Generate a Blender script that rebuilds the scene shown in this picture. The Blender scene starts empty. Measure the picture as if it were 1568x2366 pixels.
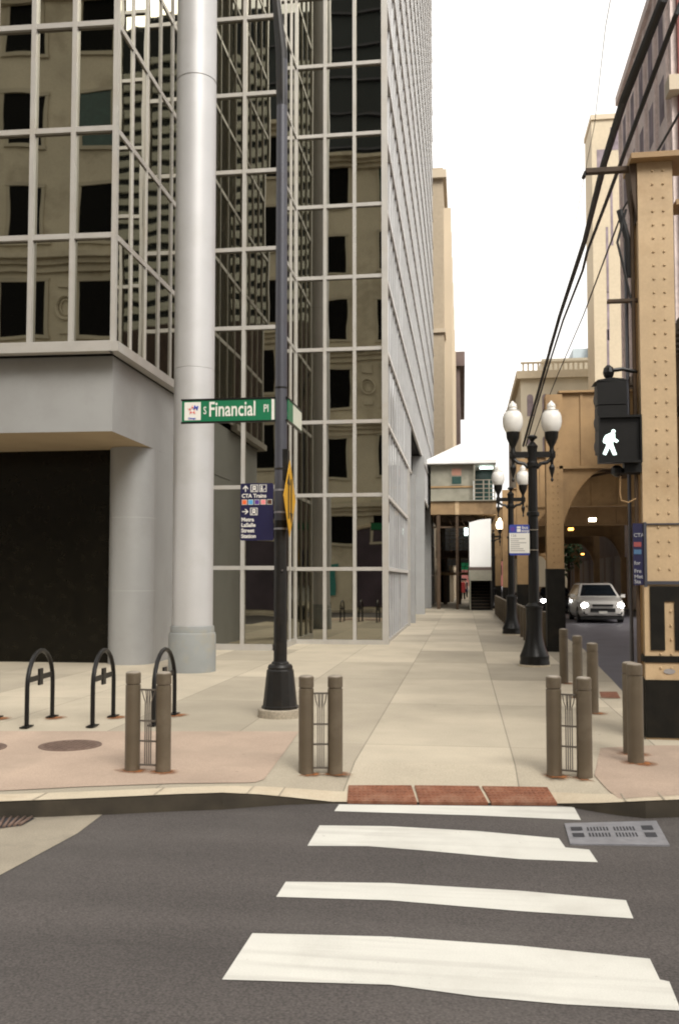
import bpy, math, random
from mathutils import Vector, Matrix
random.seed(7)
R = math.radians
S = bpy.context.scene
COL = S.collection

# ------------------------------------------------------------------ camera
HZ = 1.67                      # eye height above the pavement
FPX = 2125.0                   # focal length in units of a 1568 x 2366 frame
PITCH = 0.0509
YAW = 0.1335
PPY = 1231.0
cam_d = bpy.data.cameras.new('camera')
cam = bpy.data.objects.new('camera', cam_d); COL.objects.link(cam)
cam.location = (0, 0, HZ)
cam.rotation_euler = (R(90)+PITCH, 0, YAW)
cam_d.sensor_fit = 'VERTICAL'; cam_d.sensor_height = 36; cam_d.lens = FPX/2366*36
cam_d.shift_y = (PPY-1183)/2366
cam_d.clip_start = 0.05; cam_d.clip_end = 4000
S.camera = cam

# ------------------------------------------------------------------ light
SUN_EL, SUN_AZ = R(42), R(150)         # azimuth clockwise from +Y
w = bpy.data.worlds.new("World"); S.world = w; w.use_nodes = True
nt = w.node_tree; nt.nodes.clear()
sky = nt.nodes.new('ShaderNodeTexSky'); sky.sky_type = 'NISHITA'; sky.sun_disc = False
sky.sun_elevation = SUN_EL; sky.sun_rotation = SUN_AZ
sky.air_density = 1.0; sky.dust_density = 5.0; sky.ozone_density = 1.0
hsv = nt.nodes.new('ShaderNodeHueSaturation'); hsv.inputs['Saturation'].default_value = 0.12
tint = nt.nodes.new('ShaderNodeMix'); tint.data_type = 'RGBA'; tint.inputs[0].default_value = 0.55
tint.inputs[7].default_value = (11.5, 11.0, 10.3, 1)      # even bright cloud cover
bg = nt.nodes.new('ShaderNodeBackground'); bg.inputs[1].default_value = 0.10
wo = nt.nodes.new('ShaderNodeOutputWorld')
nt.links.new(sky.outputs[0], hsv.inputs['Color']); nt.links.new(hsv.outputs[0], tint.inputs[6])
nt.links.new(tint.outputs[2], bg.inputs[0]); nt.links.new(bg.outputs[0], wo.inputs[0])
sl = bpy.data.lights.new('sun', 'SUN'); sl.energy = 1.5; sl.angle = R(30); sl.color = (1, .95, .86)
so = bpy.data.objects.new('sun', sl); COL.objects.link(so)
sd = Vector((math.sin(SUN_AZ)*math.cos(SUN_EL), math.cos(SUN_AZ)*math.cos(SUN_EL), math.sin(SUN_EL)))
so.rotation_euler = sd.to_track_quat('Z', 'Y').to_euler(); so.location = sd*60
S.view_settings.view_transform = 'Standard'; S.view_settings.look = 'None'
S.view_settings.gamma = 1; S.view_settings.exposure = 1.0
S.view_settings.use_curve_mapping = False
try: S.cycles.filter_width = 2.0
except Exception: pass

# ------------------------------------------------------------------ pixel rays
_F = Vector((-math.sin(YAW)*math.cos(PITCH), math.cos(YAW)*math.cos(PITCH), math.sin(PITCH)))
_R = Vector((math.cos(YAW), math.sin(YAW), 0)); _U = _R.cross(_F)
O = Vector((0, 0, HZ))
def ray(px, py): return _F + _R*((px-784)/FPX) + _U*((PPY-py)/FPX)
def Gz(px, py, z=0.0): d = ray(px, py); return O + d*((z-HZ)/d.z)
def PX(px, py, x): d = ray(px, py); return O + d*(x/d.x)
def PY(px, py, y): d = ray(px, py); return O + d*(y/d.y)
def PD(px, py, dist): d = ray(px, py); return O + d*(dist/math.hypot(d.x, d.y)*math.hypot(*(ray(px,1340).xy)))

# ------------------------------------------------------------------ materials
def mat(name, col, rough=.6, metal=0., var=.12, scale=6., bump=0., bscale=60., spec=.5, fine=0., grime=None, gs=.6, coat=0.):
    m = bpy.data.materials.new(name); m.use_nodes = True; n = m.node_tree; P = n.nodes['Principled BSDF']
    P.inputs['Roughness'].default_value = rough; P.inputs['Metallic'].default_value = metal
    P.inputs['Specular IOR Level'].default_value = spec; P.inputs['Coat Weight'].default_value = coat
    tc = n.nodes.new('ShaderNodeTexCoord')
    no = n.nodes.new('ShaderNodeTexNoise'); no.inputs['Scale'].default_value = scale; no.inputs['Detail'].default_value = 6
    n.links.new(tc.outputs['Object'], no.inputs['Vector'])
    mr = n.nodes.new('ShaderNodeMapRange'); mr.inputs[1].default_value = .3; mr.inputs[2].default_value = .7
    mr.inputs[3].default_value = 1-var; mr.inputs[4].default_value = 1+var
    n.links.new(no.outputs[0], mr.inputs[0])
    val = mr.outputs[0]
    if fine:
        nf = n.nodes.new('ShaderNodeTexNoise'); nf.inputs['Scale'].default_value = bscale; nf.inputs['Detail'].default_value = 3
        n.links.new(tc.outputs['Object'], nf.inputs['Vector'])
        m2 = n.nodes.new('ShaderNodeMapRange'); m2.inputs[1].default_value = .3; m2.inputs[2].default_value = .7
        m2.inputs[3].default_value = 1-fine; m2.inputs[4].default_value = 1+fine
        n.links.new(nf.outputs[0], m2.inputs[0])
        mm = n.nodes.new('ShaderNodeMath'); mm.operation = 'MULTIPLY'
        n.links.new(val, mm.inputs[0]); n.links.new(m2.outputs[0], mm.inputs[1]); val = mm.outputs[0]
    vm = n.nodes.new('ShaderNodeVectorMath'); vm.operation = 'SCALE'; vm.inputs[0].default_value = col
    n.links.new(val, vm.inputs['Scale'])
    out = vm.outputs[0]
    if grime:
        gn = n.nodes.new('ShaderNodeTexNoise'); gn.inputs['Scale'].default_value = gs; gn.inputs['Detail'].default_value = 8
        gn.inputs['Roughness'].default_value = .65
        n.links.new(tc.outputs['Object'], gn.inputs['Vector'])
        gr = n.nodes.new('ShaderNodeMapRange'); gr.inputs[1].default_value = .5; gr.inputs[2].default_value = .72
        gr.inputs[4].default_value = .75
        n.links.new(gn.outputs[0], gr.inputs[0])
        mx = n.nodes.new('ShaderNodeMix'); mx.data_type = 'RGBA'; mx.inputs[7].default_value = (*grime, 1)
        n.links.new(gr.outputs[0], mx.inputs[0]); n.links.new(out, mx.inputs[6]); out = mx.outputs[2]
    n.links.new(out, P.inputs['Base Color'])
    if bump:
        nb = n.nodes.new('ShaderNodeTexNoise'); nb.inputs['Scale'].default_value = bscale; nb.inputs['Detail'].default_value = 4
        n.links.new(tc.outputs['Object'], nb.inputs['Vector'])
        b = n.nodes.new('ShaderNodeBump'); b.inputs['Strength'].default_value = .6; b.inputs['Distance'].default_value = bump
        n.links.new(nb.outputs[0], b.inputs['Height']); n.links.new(b.outputs[0], P.inputs['Normal'])
    return m

def emis(name, col, strength):
    m = bpy.data.materials.new(name); m.use_nodes = True; P = m.node_tree.nodes['Principled BSDF']
    P.inputs['Base Color'].default_value = (*[c*.5 for c in col], 1)
    P.inputs['Emission Color'].default_value = (*col, 1); P.inputs['Emission Strength'].default_value = strength
    return m

def glass_mat(name, col, ior, wav=.004, wscale=.9, rough=.015, metal=0.):
    m = bpy.data.materials.new(name); m.use_nodes = True; n = m.node_tree; P = n.nodes['Principled BSDF']
    P.inputs['Roughness'].default_value = rough; P.inputs['IOR'].default_value = ior; P.inputs['Metallic'].default_value = metal
    P.inputs['Base Color'].default_value = (*col, 1)
    tc = n.nodes.new('ShaderNodeTexCoord')
    nb = n.nodes.new('ShaderNodeTexNoise'); nb.inputs['Scale'].default_value = wscale; nb.inputs['Detail'].default_value = 1.0
    n.links.new(tc.outputs['Object'], nb.inputs['Vector'])
    b = n.nodes.new('ShaderNodeBump'); b.inputs['Strength'].default_value = 1; b.inputs['Distance'].default_value = wav
    n.links.new(nb.outputs[0], b.inputs['Height']); n.links.new(b.outputs[0], P.inputs['Normal'])
    return m

def slab_mat(name, col):
    m = bpy.data.materials.new(name); m.use_nodes = True; n = m.node_tree; P = n.nodes['Principled BSDF']
    P.inputs['Roughness'].default_value = .85
    tc = n.nodes.new('ShaderNodeTexCoord'); mp = n.nodes.new('ShaderNodeMapping')
    mp.inputs['Location'].default_value = (-.45+1.45*20, -.1, 0)
    n.links.new(tc.outputs['Object'], mp.inputs['Vector'])
    br = n.nodes.new('ShaderNodeTexBrick'); br.offset = 0.0; br.squash = 1
    br.inputs['Scale'].default_value = 1; br.inputs['Brick Width'].default_value = 1.45; br.inputs['Row Height'].default_value = 3.1
    br.inputs['Mortar Size'].default_value = .007; br.inputs['Mortar Smooth'].default_value = .3; br.inputs['Bias'].default_value = -.25
    c = Vector(col)
    br.inputs['Color1'].default_value = (*(c*1.06), 1); br.inputs['Color2'].default_value = (*(c*.62), 1)
    br.inputs['Mortar'].default_value = (*(c*.50), 1)
    n.links.new(mp.outputs[0], br.inputs['Vector'])
    no = n.nodes.new('ShaderNodeTexNoise'); no.inputs['Scale'].default_value = .7; no.inputs['Detail'].default_value = 9; no.inputs['Roughness'].default_value = .62
    n.links.new(tc.outputs['Object'], no.inputs['Vector'])
    mr = n.nodes.new('ShaderNodeMapRange'); mr.inputs[1].default_value = .3; mr.inputs[2].default_value = .7; mr.inputs[3].default_value = .84; mr.inputs[4].default_value = 1.12
    n.links.new(no.outputs[0], mr.inputs[0])
    nf = n.nodes.new('ShaderNodeTexNoise'); nf.inputs['Scale'].default_value = 70; nf.inputs['Detail'].default_value = 3
    n.links.new(tc.outputs['Object'], nf.inputs['Vector'])
    m2 = n.nodes.new('ShaderNodeMapRange'); m2.inputs[1].default_value = .3; m2.inputs[2].default_value = .7; m2.inputs[3].default_value = .88; m2.inputs[4].default_value = 1.12
    n.links.new(nf.outputs[0], m2.inputs[0])
    mm = n.nodes.new('ShaderNodeMath'); mm.operation = 'MULTIPLY'; n.links.new(mr.outputs[0], mm.inputs[0]); n.links.new(m2.outputs[0], mm.inputs[1])
    vm = n.nodes.new('ShaderNodeVectorMath'); vm.operation = 'SCALE'
    n.links.new(br.outputs['Color'], vm.inputs[0]); n.links.new(mm.outputs[0], vm.inputs['Scale'])
    n.links.new(vm.outputs[0], P.inputs['Base Color'])
    b = n.nodes.new('ShaderNodeBump'); b.inputs['Strength'].default_value = .4; b.inputs['Distance'].default_value = .004
    n.links.new(nf.outputs[0], b.inputs['Height']); n.links.new(b.outputs[0], P.inputs['Normal'])
    return m

M = {}
def asphalt_mat(name):
    m = mat(name, (.069,.060,.056), .88, var=.16, scale=.45, bump=.006, bscale=75, fine=.42, grime=(.092,.083,.076), gs=.4)
    n = m.node_tree; P = n.nodes['Principled BSDF']; l0 = P.inputs['Base Color'].links[0].from_socket
    tc = n.nodes['Texture Coordinate']
    mp = n.nodes.new('ShaderNodeMapping'); mp.inputs['Scale'].default_value = (.16, 1.5, 1); n.links.new(tc.outputs['Object'], mp.inputs['Vector'])
    no = n.nodes.new('ShaderNodeTexNoise'); no.inputs['Scale'].default_value = 1.3; no.inputs['Detail'].default_value = 7; n.links.new(mp.outputs[0], no.inputs['Vector'])
    mr = n.nodes.new('ShaderNodeMapRange'); mr.inputs[1].default_value = .32; mr.inputs[2].default_value = .68; mr.inputs[3].default_value = .80; mr.inputs[4].default_value = 1.14; n.links.new(no.outputs[0], mr.inputs[0])
    # pale aggregate specks
    vo = n.nodes.new('ShaderNodeTexVoronoi'); vo.inputs['Scale'].default_value = 38; n.links.new(tc.outputs['Object'], vo.inputs['Vector'])
    sp = n.nodes.new('ShaderNodeMapRange'); sp.inputs[1].default_value = .10; sp.inputs[2].default_value = .22; sp.inputs[3].default_value = 1.4; sp.inputs[4].default_value = 1.0; n.links.new(vo.outputs['Distance'], sp.inputs[0])
    # hairline cracks
    dn = n.nodes.new('ShaderNodeTexNoise'); dn.inputs['Scale'].default_value = 1.8; dn.inputs['Detail'].default_value = 6; n.links.new(tc.outputs['Object'], dn.inputs['Vector'])
    va = n.nodes.new('ShaderNodeVectorMath'); va.operation = 'MULTIPLY_ADD'; va.inputs[1].default_value = (.7,.7,.7); n.links.new(dn.outputs['Color'], va.inputs[0]); n.links.new(tc.outputs['Object'], va.inputs[2])
    vc = n.nodes.new('ShaderNodeTexVoronoi'); vc.feature = 'DISTANCE_TO_EDGE'; vc.inputs['Scale'].default_value = .33; n.links.new(va.outputs[0], vc.inputs['Vector'])
    ck = n.nodes.new('ShaderNodeMapRange'); ck.inputs[1].default_value = .0008; ck.inputs[2].default_value = .0028; ck.inputs[3].default_value = .86; ck.inputs[4].default_value = 1.0; n.links.new(vc.outputs['Distance'], ck.inputs[0])
    v = mr.outputs[0]
    for o in (sp.outputs[0], ck.outputs[0]):
        mm = n.nodes.new('ShaderNodeMath'); mm.operation = 'MULTIPLY'; n.links.new(v, mm.inputs[0]); n.links.new(o, mm.inputs[1]); v = mm.outputs[0]
    vm = n.nodes.new('ShaderNodeVectorMath'); vm.operation = 'SCALE'; n.links.new(l0, vm.inputs[0]); n.links.new(v, vm.inputs['Scale']); n.links.new(vm.outputs[0], P.inputs['Base Color'])
    return m
M['asphalt'] = asphalt_mat('asphalt')
def spots(m, scale, thr, dark):
    n = m.node_tree; P = n.nodes['Principled BSDF']; l0 = P.inputs['Base Color'].links[0].from_socket; tc = n.nodes['Texture Coordinate']
    vo = n.nodes.new('ShaderNodeTexVoronoi'); vo.inputs['Scale'].default_value = scale; n.links.new(tc.outputs['Object'], vo.inputs['Vector'])
    sp = n.nodes.new('ShaderNodeMapRange'); sp.inputs[1].default_value = thr*.6; sp.inputs[2].default_value = thr; sp.inputs[3].default_value = dark; sp.inputs[4].default_value = 1.0; n.links.new(vo.outputs['Distance'], sp.inputs[0])
    vm = n.nodes.new('ShaderNodeVectorMath'); vm.operation = 'SCALE'; n.links.new(l0, vm.inputs[0]); n.links.new(sp.outputs[0], vm.inputs['Scale']); n.links.new(vm.outputs[0], P.inputs['Base Color'])
M['asphalt_far'] = mat('asphalt_far', (.10,.095,.11), .7, var=.12, scale=1, bump=.003, bscale=90, fine=.2)
M['ground'] = mat('ground', (.16,.15,.13), .9, var=.1, scale=.2)
M['walk'] = slab_mat('walk', (.445,.39,.30))
M['pink'] = mat('pink', (.38,.288,.222), .88, var=.12, scale=1.1, bump=.003, bscale=90, fine=.14, grime=(.30,.235,.18), gs=1.3)
spots(M['walk'], 2.3, .05, .70); spots(M['walk'], 5.1, .06, .84); spots(M['pink'], 2.6, .055, .72)
M['kerb'] = mat('kerb', (.50,.43,.32), .85, var=.14, scale=1.5, bump=.003, bscale=80, fine=.1, grime=(.34,.27,.19), gs=1.5)
M['kerbface'] = mat('kerbface', (.045,.036,.024), .9, var=.35, scale=4, bump=.003)  # dark dirt and the shadow on the curb, both in this colour
M['gutter'] = mat('gutter', (.27,.235,.18), .85, var=.15, scale=2, bump=.003, bscale=80, fine=.15, grime=(.11,.1,.085), gs=1.2)
M['paint'] = mat('paint', (.60,.59,.54), .6, var=.05, scale=2, bump=.0015, bscale=120, fine=.06, grime=(.47,.455,.41), gs=1.1)
def wear(m, under):
    n = m.node_tree; P = n.nodes['Principled BSDF']; l0 = P.inputs['Base Color'].links[0].from_socket; tc = n.nodes['Texture Coordinate']
    no = n.nodes.new('ShaderNodeTexNoise'); no.inputs['Scale'].default_value = 9; no.inputs['Detail'].default_value = 10; no.inputs['Roughness'].default_value = .75; n.links.new(tc.outputs['Object'], no.inputs['Vector'])
    mr = n.nodes.new('ShaderNodeMapRange'); mr.inputs[1].default_value = .64; mr.inputs[2].default_value = .70; mr.inputs[4].default_value = .75; n.links.new(no.outputs[0], mr.inputs[0])
    mp = n.nodes.new('ShaderNodeMapping'); mp.inputs['Scale'].default_value = (.5, 7, 1); n.links.new(tc.outputs['Object'], mp.inputs['Vector'])
    n2 = n.nodes.new('ShaderNodeTexNoise'); n2.inputs['Scale'].default_value = 1.6; n2.inputs['Detail'].default_value = 5; n.links.new(mp.outputs[0], n2.inputs['Vector'])
    m2 = n.nodes.new('ShaderNodeMapRange'); m2.inputs[1].default_value = .5; m2.inputs[2].default_value = .75; m2.inputs[4].default_value = .28; n.links.new(n2.outputs[0], m2.inputs[0])
    mx_ = n.nodes.new('ShaderNodeMath'); mx_.operation = 'MAXIMUM'; n.links.new(mr.outputs[0], mx_.inputs[0]); n.links.new(m2.outputs[0], mx_.inputs[1])
    mx = n.nodes.new('ShaderNodeMix'); mx.data_type = 'RGBA'; mx.inputs[7].default_value = (*under, 1)
    n.links.new(mx_.outputs[0], mx.inputs[0]); n.links.new(l0, mx.inputs[6]); n.links.new(mx.outputs[2], P.inputs['Base Color'])
wear(M['paint'], (.22,.20,.18))
M['tactile'] = mat('tactile', (.20,.075,.038), .8, var=.25, scale=6, bump=.002, bscale=60, fine=.2, grime=(.24,.15,.10), gs=3)
M['rust'] = mat('rust', (.24,.085,.022), .9, var=.4, scale=14, fine=.3)
def rust_mat():
    m = mat('rust', (.24,.085,.022), .9, var=.4, scale=14, fine=.3); n = m.node_tree; P = n.nodes['Principled BSDF']
    at = n.nodes.new('ShaderNodeAttribute'); at.attribute_name = 'soft'; no = n.nodes.new('ShaderNodeTexNoise'); no.inputs['Scale'].default_value = 16; no.inputs['Detail'].default_value = 6
    n.links.new(n.nodes['Texture Coordinate'].outputs['Object'], no.inputs['Vector'])
    ad = n.nodes.new('ShaderNodeMath'); ad.operation = 'MULTIPLY'; n.links.new(at.outputs['Fac'], ad.inputs[0]); n.links.new(no.outputs[0], ad.inputs[1])
    mr = n.nodes.new('ShaderNodeMapRange'); mr.inputs[1].default_value = .05; mr.inputs[2].default_value = .32; mr.inputs[4].default_value = .85; n.links.new(ad.outputs[0], mr.inputs[0]); n.links.new(mr.outputs[0], P.inputs['Alpha'])
    return m
M['rust'] = rust_mat()
M['alu'] = mat('alu', (.42,.40,.37), .42, metal=.25, var=.06, scale=3, grime=(.40,.36,.31), gs=1.3)
M['alu_white'] = mat('alu_white', (.46,.455,.455), .5, metal=.25, var=.05, scale=1.2, grime=(.40,.39,.375), gs=.8)
M['panel'] = mat('panel', (.315,.315,.31), .5, metal=.15, var=.05, scale=1.2, grime=(.26,.255,.245), gs=.7)
M['basegrey'] = mat('basegrey', (.24,.25,.245), .7, var=.07, scale=3, bump=.001, grime=(.30,.27,.2), gs=2)
M['soffit'] = mat('soffit', (.36,.28,.18), .8, var=.05, scale=2)
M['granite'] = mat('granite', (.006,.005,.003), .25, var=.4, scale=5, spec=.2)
M['glass'] = glass_mat('glass', (.33,.32,.27), 1.5, wav=.0026, wscale=.8, metal=1.)
M['glass_side'] = glass_mat('glass_side', (.22,.225,.235), 1.5, wav=.0006, wscale=.6, metal=1., rough=.04)
M['dark'] = mat('dark', (.012,.010,.008), .7, var=.3)
M['black'] = mat('black', (.007,.0065,.006), .38, var=.25, scale=8, bump=.001, bscale=30, spec=.3)
M['polegrey'] = mat('polegrey', (.060,.061,.074), .45, var=.10, scale=4, metal=.2, grime=(.05,.045,.05), gs=2)
M['poleblack'] = mat('poleblack', (.009,.008,.007), .45, var=.3, scale=9, bump=.002, bscale=25, grime=(.022,.016,.011), gs=4, spec=.3)
M['conc'] = mat('conc', (.30,.26,.20), .9, var=.15, scale=9, bump=.004, bscale=40, fine=.2)
M['bollard'] = mat('bollard', (.108,.083,.054), .5, metal=.15, var=.10, scale=5, bump=.0008, bscale=60, grime=(.17,.14,.10), gs=2.6)
M['bollardcap'] = mat('bollardcap', (.30,.26,.21), .4, metal=.3, var=.08)
M['grille'] = mat('grille', (.10,.085,.07), .5, var=.1)
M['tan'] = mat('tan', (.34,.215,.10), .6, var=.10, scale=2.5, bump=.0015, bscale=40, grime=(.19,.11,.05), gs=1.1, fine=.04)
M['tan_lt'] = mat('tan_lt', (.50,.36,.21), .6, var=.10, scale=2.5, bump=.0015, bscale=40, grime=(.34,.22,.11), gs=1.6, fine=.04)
M['elblack'] = mat('elblack', (.008,.007,.005), .6, var=.35, scale=6, bump=.002, bscale=30, grime=(.028,.021,.013), gs=2, spec=.2)
M['beamtan'] = mat('beamtan', (.26,.17,.085), .7, var=.15, scale=2, grime=(.12,.07,.03), gs=1.2)
M['sred_dull'] = mat('sred_dull', (.25,.05,.05), .6)
M['sblue_dull'] = mat('sblue_dull', (.05,.12,.22), .6)
M['ink_dull'] = mat('ink_dull', (.30,.30,.32), .6)
M['brown'] = mat('brown', (.06,.034,.016), .7, var=.25, scale=4)
M['wood'] = mat('wood', (.055,.04,.028), .85, var=.3, scale=3)
M['cable'] = mat('cable', (.012,.012,.013), .6, var=.2)
M['green'] = mat('green', (.005,.145,.062), .4, var=.04, scale=3)
M['white'] = mat('white', (.72,.70,.64), .5, var=.03)
M['white2'] = mat('white2', (.60,.62,.52), .4, var=.04)
M['navy'] = mat('navy', (.010,.009,.045), .4, var=.06, scale=4)
M['yellow'] = mat('yellow', (.60,.32,.012), .5, var=.06, scale=6, grime=(.42,.22,.02), gs=4)
def flat(n, c, r=.5): M[n] = mat(n, c, r, var=.04); return M[n]
flat('s_orange', (.72,.12,.03)); flat('s_blue', (.08,.33,.62)); flat('s_purple', (.09,.035,.25)); flat('s_pink', (.75,.22,.24))
flat('s_brown', (.07,.02,.012)); flat('s_red', (.62,.06,.05)); flat('s_dblue', (.03,.07,.42)); flat('signblue', (.03,.055,.30)); flat('inkgrey', (.30,.28,.27))
M['globe'] = mat('globe', (.72,.70,.66), .25, var=.04)
M['globe_low'] = mat('globe_low', (.55,.52,.47), .35, var=.1)
M['lit'] = emis('lit', (1,.85,.6), 6)
M['walkman'] = emis('walkman', (.80,1,.93), 1.25)
M['head'] = emis('head', (1,.97,.92), 14)
M['amber'] = emis('amber', (1,.42,.08), 4)
M['tube'] = emis('tube', (.8,1,.92), 3)
M['redl'] = emis('redl', (1,.05,.05), 1.2)
M['greenl'] = emis('greenl', (.04,.35,.14), .10)
M['silver'] = mat('silver', (.66,.64,.60), .32, metal=.0, var=.02, coat=.6)
M['darkcar'] = mat('darkcar', (.02,.02,.025), .25, metal=.3, var=.05, coat=.6)
M['carglass'] = mat('carglass', (.012,.016,.02), .05, var=.05, spec=.8)
M['rubber'] = mat('rubber', (.012,.012,.012), .8, var=.1)
M['chrome'] = mat('chrome', (.5,.5,.5), .2, metal=1, var=.02)
M['stone'] = mat('stone', (.56,.51,.40), .8, var=.10, scale=.6, fine=.06, bscale=12, grime=(.24,.20,.14), gs=.4)
M['stone_dk'] = mat('stone_dk', (.46,.42,.33), .8, var=.12, scale=.6)
M['winblk'] = mat('winblk', (.003,.003,.0025), .5, var=.2, spec=.08)
M['alu_dark'] = mat('alu_dark', (.40,.395,.39), .5, metal=.2, var=.08, scale=2)
M['alu_lt'] = mat('alu_lt', (.66,.64,.61), .4, metal=.1, var=.05, scale=2)
M['winteal'] = mat('winteal', (.02,.06,.05), .25, var=.2)
M['tanblg'] = mat('tanblg', (.42,.345,.25), .85, var=.06, scale=.3, fine=.06, bscale=4)
M['tanblg2'] = mat('tanblg2', (.52,.44,.33), .85, var=.06, scale=.3)
M['brownblg'] = mat('brownblg', (.12,.085,.075), .85, var=.2, scale=.5)
M['cream'] = mat('cream', (.50,.425,.31), .85, var=.05, scale=.3, fine=.05, bscale=3)
M['mauve'] = mat('mauve', (.70,.59,.55), .85, var=.12, scale=.7, fine=.1, bscale=5)
M['mauve_win'] = mat('mauve_win', (.24,.20,.22), .9, var=.3, spec=.1, scale=1)
M['brickred'] = mat('brickred', (.20,.065,.055), .85, var=.15, scale=1.5, fine=.15, bscale=10)
M['lowbeige'] = mat('lowbeige', (.52,.47,.37), .85, var=.08, scale=.5)
M['greytower'] = mat('greytower', (.35,.40,.42), .6, var=.2, scale=.4)
M['roofwhite'] = mat('roofwhite', (.88,.88,.86), .6, var=.04, scale=1)
M['station'] = mat('station', (.28,.265,.21), .8, var=.15, scale=2, grime=(.20,.19,.14), gs=1.6)
M['pinkblind'] = mat('pinkblind', (.42,.22,.16), .8, var=.1)
M['cast'] = mat('cast', (.13,.085,.065), .75, var=.2, scale=12, bump=.004, bscale=60)
M['iron'] = mat('iron', (.27,.27,.29), .5, metal=.4, var=.15, scale=10, bump=.003, bscale=50)
M['slot'] = mat('slot', (.03,.03,.035), .9, var=.1)
M['zwhite'] = mat('zwhite', (.80,.80,.72), .7, var=.06, scale=.2)
M['zdark'] = mat('zdark', (.010,.016,.018), .6, var=.3, scale=.2)
M['skin'] = mat('skin', (.45,.27,.19), .6, var=.05)
M['redcloth'] = mat('redcloth', (.35,.04,.04), .8, var=.1)
M['leaf'] = mat('leaf', (.05,.11,.045), .7, var=.4, scale=3)
M['bark'] = mat('bark', (.06,.04,.03), .9, var=.3)
M['teal'] = mat('teal', (.03,.20,.18), .5, var=.1)
M['shop'] = mat('shop', (.05,.035,.05), .5, var=.4, scale=.8)

# ------------------------------------------------------------------ mesh builder
class MB:
    def __init__(s): s.v = []; s.f = []; s.sm = []
    def add(s, vs, fs, sm=False):
        o = len(s.v); s.v += [tuple(a) for a in vs]
        s.f += [tuple(i+o for i in f) for f in fs]; s.sm += [sm]*len(fs); return s
    def box(s, x0, x1, y0, y1, z0, z1):
        x0, x1 = sorted((x0, x1)); y0, y1 = sorted((y0, y1)); z0, z1 = sorted((z0, z1))
        return s.add([(x0,y0,z0),(x1,y0,z0),(x1,y1,z0),(x0,y1,z0),(x0,y0,z1),(x1,y0,z1),(x1,y1,z1),(x0,y1,z1)],
                     [(0,3,2,1),(4,5,6,7),(0,1,5,4),(1,2,6,5),(2,3,7,6),(3,0,4,7)])
    def obox(s, o, ax, ay, az):
        """box from corner o with three edge vectors"""
        o, ax, ay, az = map(Vector, (o, ax, ay, az))
        p = [o, o+ax, o+ax+ay, o+ay]; p += [q+az for q in p]
        if ax.cross(ay).dot(az) > 0: fs = [(0,3,2,1),(4,5,6,7),(0,1,5,4),(1,2,6,5),(2,3,7,6),(3,0,4,7)]
        else: fs = [(0,1,2,3),(7,6,5,4),(4,5,1,0),(5,6,2,1),(6,7,3,2),(7,4,0,3)]
        return s.add(p, fs)
    def bar(s, a, b, r, n=8, r2=None):
        a, b = Vector(a), Vector(b); d = (b-a).normalized()
        u = d.orthogonal().normalized(); v = d.cross(u); r2 = r if r2 is None else r2
        vs = [a+(u*math.cos(t)+v*math.sin(t))*r for t in [2*math.pi*i/n for i in range(n)]]
        vs += [b+(u*math.cos(t)+v*math.sin(t))*r2 for t in [2*math.pi*i/n for i in range(n)]]
        o = len(s.v); s.add(vs, [(i, (i+1)%n, n+(i+1)%n, n+i) for i in range(n)], True)
        s.f += [tuple(o+i for i in range(n))[::-1], tuple(o+n+i for i in range(n))]; s.sm += [False]*2
        return s
    def tube(s, pts, r, n=8):
        pts = [Vector(p) for p in pts]; rings = []; u = None
        for i, p in enumerate(pts):
            d = (pts[min(i+1, len(pts)-1)]-pts[max(i-1, 0)]).normalized()
            if u is None: u = d.orthogonal().normalized()
            u = (u-d*u.dot(d)).normalized(); v = d.cross(u)
            rr = r[i] if isinstance(r, (list, tuple)) else r
            rings.append([p+(u*math.cos(t)+v*math.sin(t))*rr for t in [2*math.pi*k/n for k in range(n)]])
        return s.loft(rings, True, True)
    def loft(s, rings, sm=False, cap=True):
        n = len(rings[0]); vs = [p for r_ in rings for p in r_]; fs = []
        for j in range(len(rings)-1):
            for i in range(n): fs.append((j*n+i, j*n+(i+1)%n, (j+1)*n+(i+1)%n, (j+1)*n+i))
        o = len(s.v); s.add(vs, fs, sm)
        if cap:
            s.f += [tuple(o+i for i in range(n))[::-1], tuple(o+(len(rings)-1)*n+i for i in range(n))]; s.sm += [False]*2
        return s
    def lathe(s, c, prof, n=16, sm=True, ph=0.):
        c = Vector(c)
        return s.loft([[c+Vector((r_*math.cos(ph+2*math.pi*i/n), r_*math.sin(ph+2*math.pi*i/n), z)) for i in range(n)] for r_, z in prof], sm, True)
    def extr(s, poly, vec):
        poly = [Vector(p) for p in poly]; vec = Vector(vec); n = len(poly)
        return s.add(poly+[p+vec for p in poly], [tuple(range(n))[::-1], tuple(range(n, 2*n))]+[(i, (i+1)%n, n+(i+1)%n, n+i) for i in range(n)])
    def sheet(s, pts): return s.add(pts, [tuple(range(len(pts)))])
    def build(s, name, m, parent=None, flip=False):
        me = bpy.data.meshes.new(name); off = wloc(parent) if parent else Vector((0,0,0))
        me.from_pydata([(v[0]-off.x, v[1]-off.y, v[2]-off.z) for v in s.v], [], s.f); me.update()
        import bmesh
        bm = bmesh.new(); bm.from_mesh(me)
        if len(me.polygons) < 40000 and len(s.f) > 1: bmesh.ops.recalc_face_normals(bm, faces=bm.faces)
        if any(s.sm):
            for e in bm.edges:
                if len(e.link_faces) == 2 and e.calc_face_angle(0) > .42: e.smooth = False
        bm.to_mesh(me); bm.free()
        for p, q in zip(me.polygons, s.sm): p.use_smooth = q
        me.materials.append(M[m] if isinstance(m, str) else m)
        ob = bpy.data.objects.new(name, me); COL.objects.link(ob)
        if parent: ob.parent = parent
        return ob
def wloc(o):
    v = Vector((0,0,0))
    while o: v += o.location; o = o.parent
    return v
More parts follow.
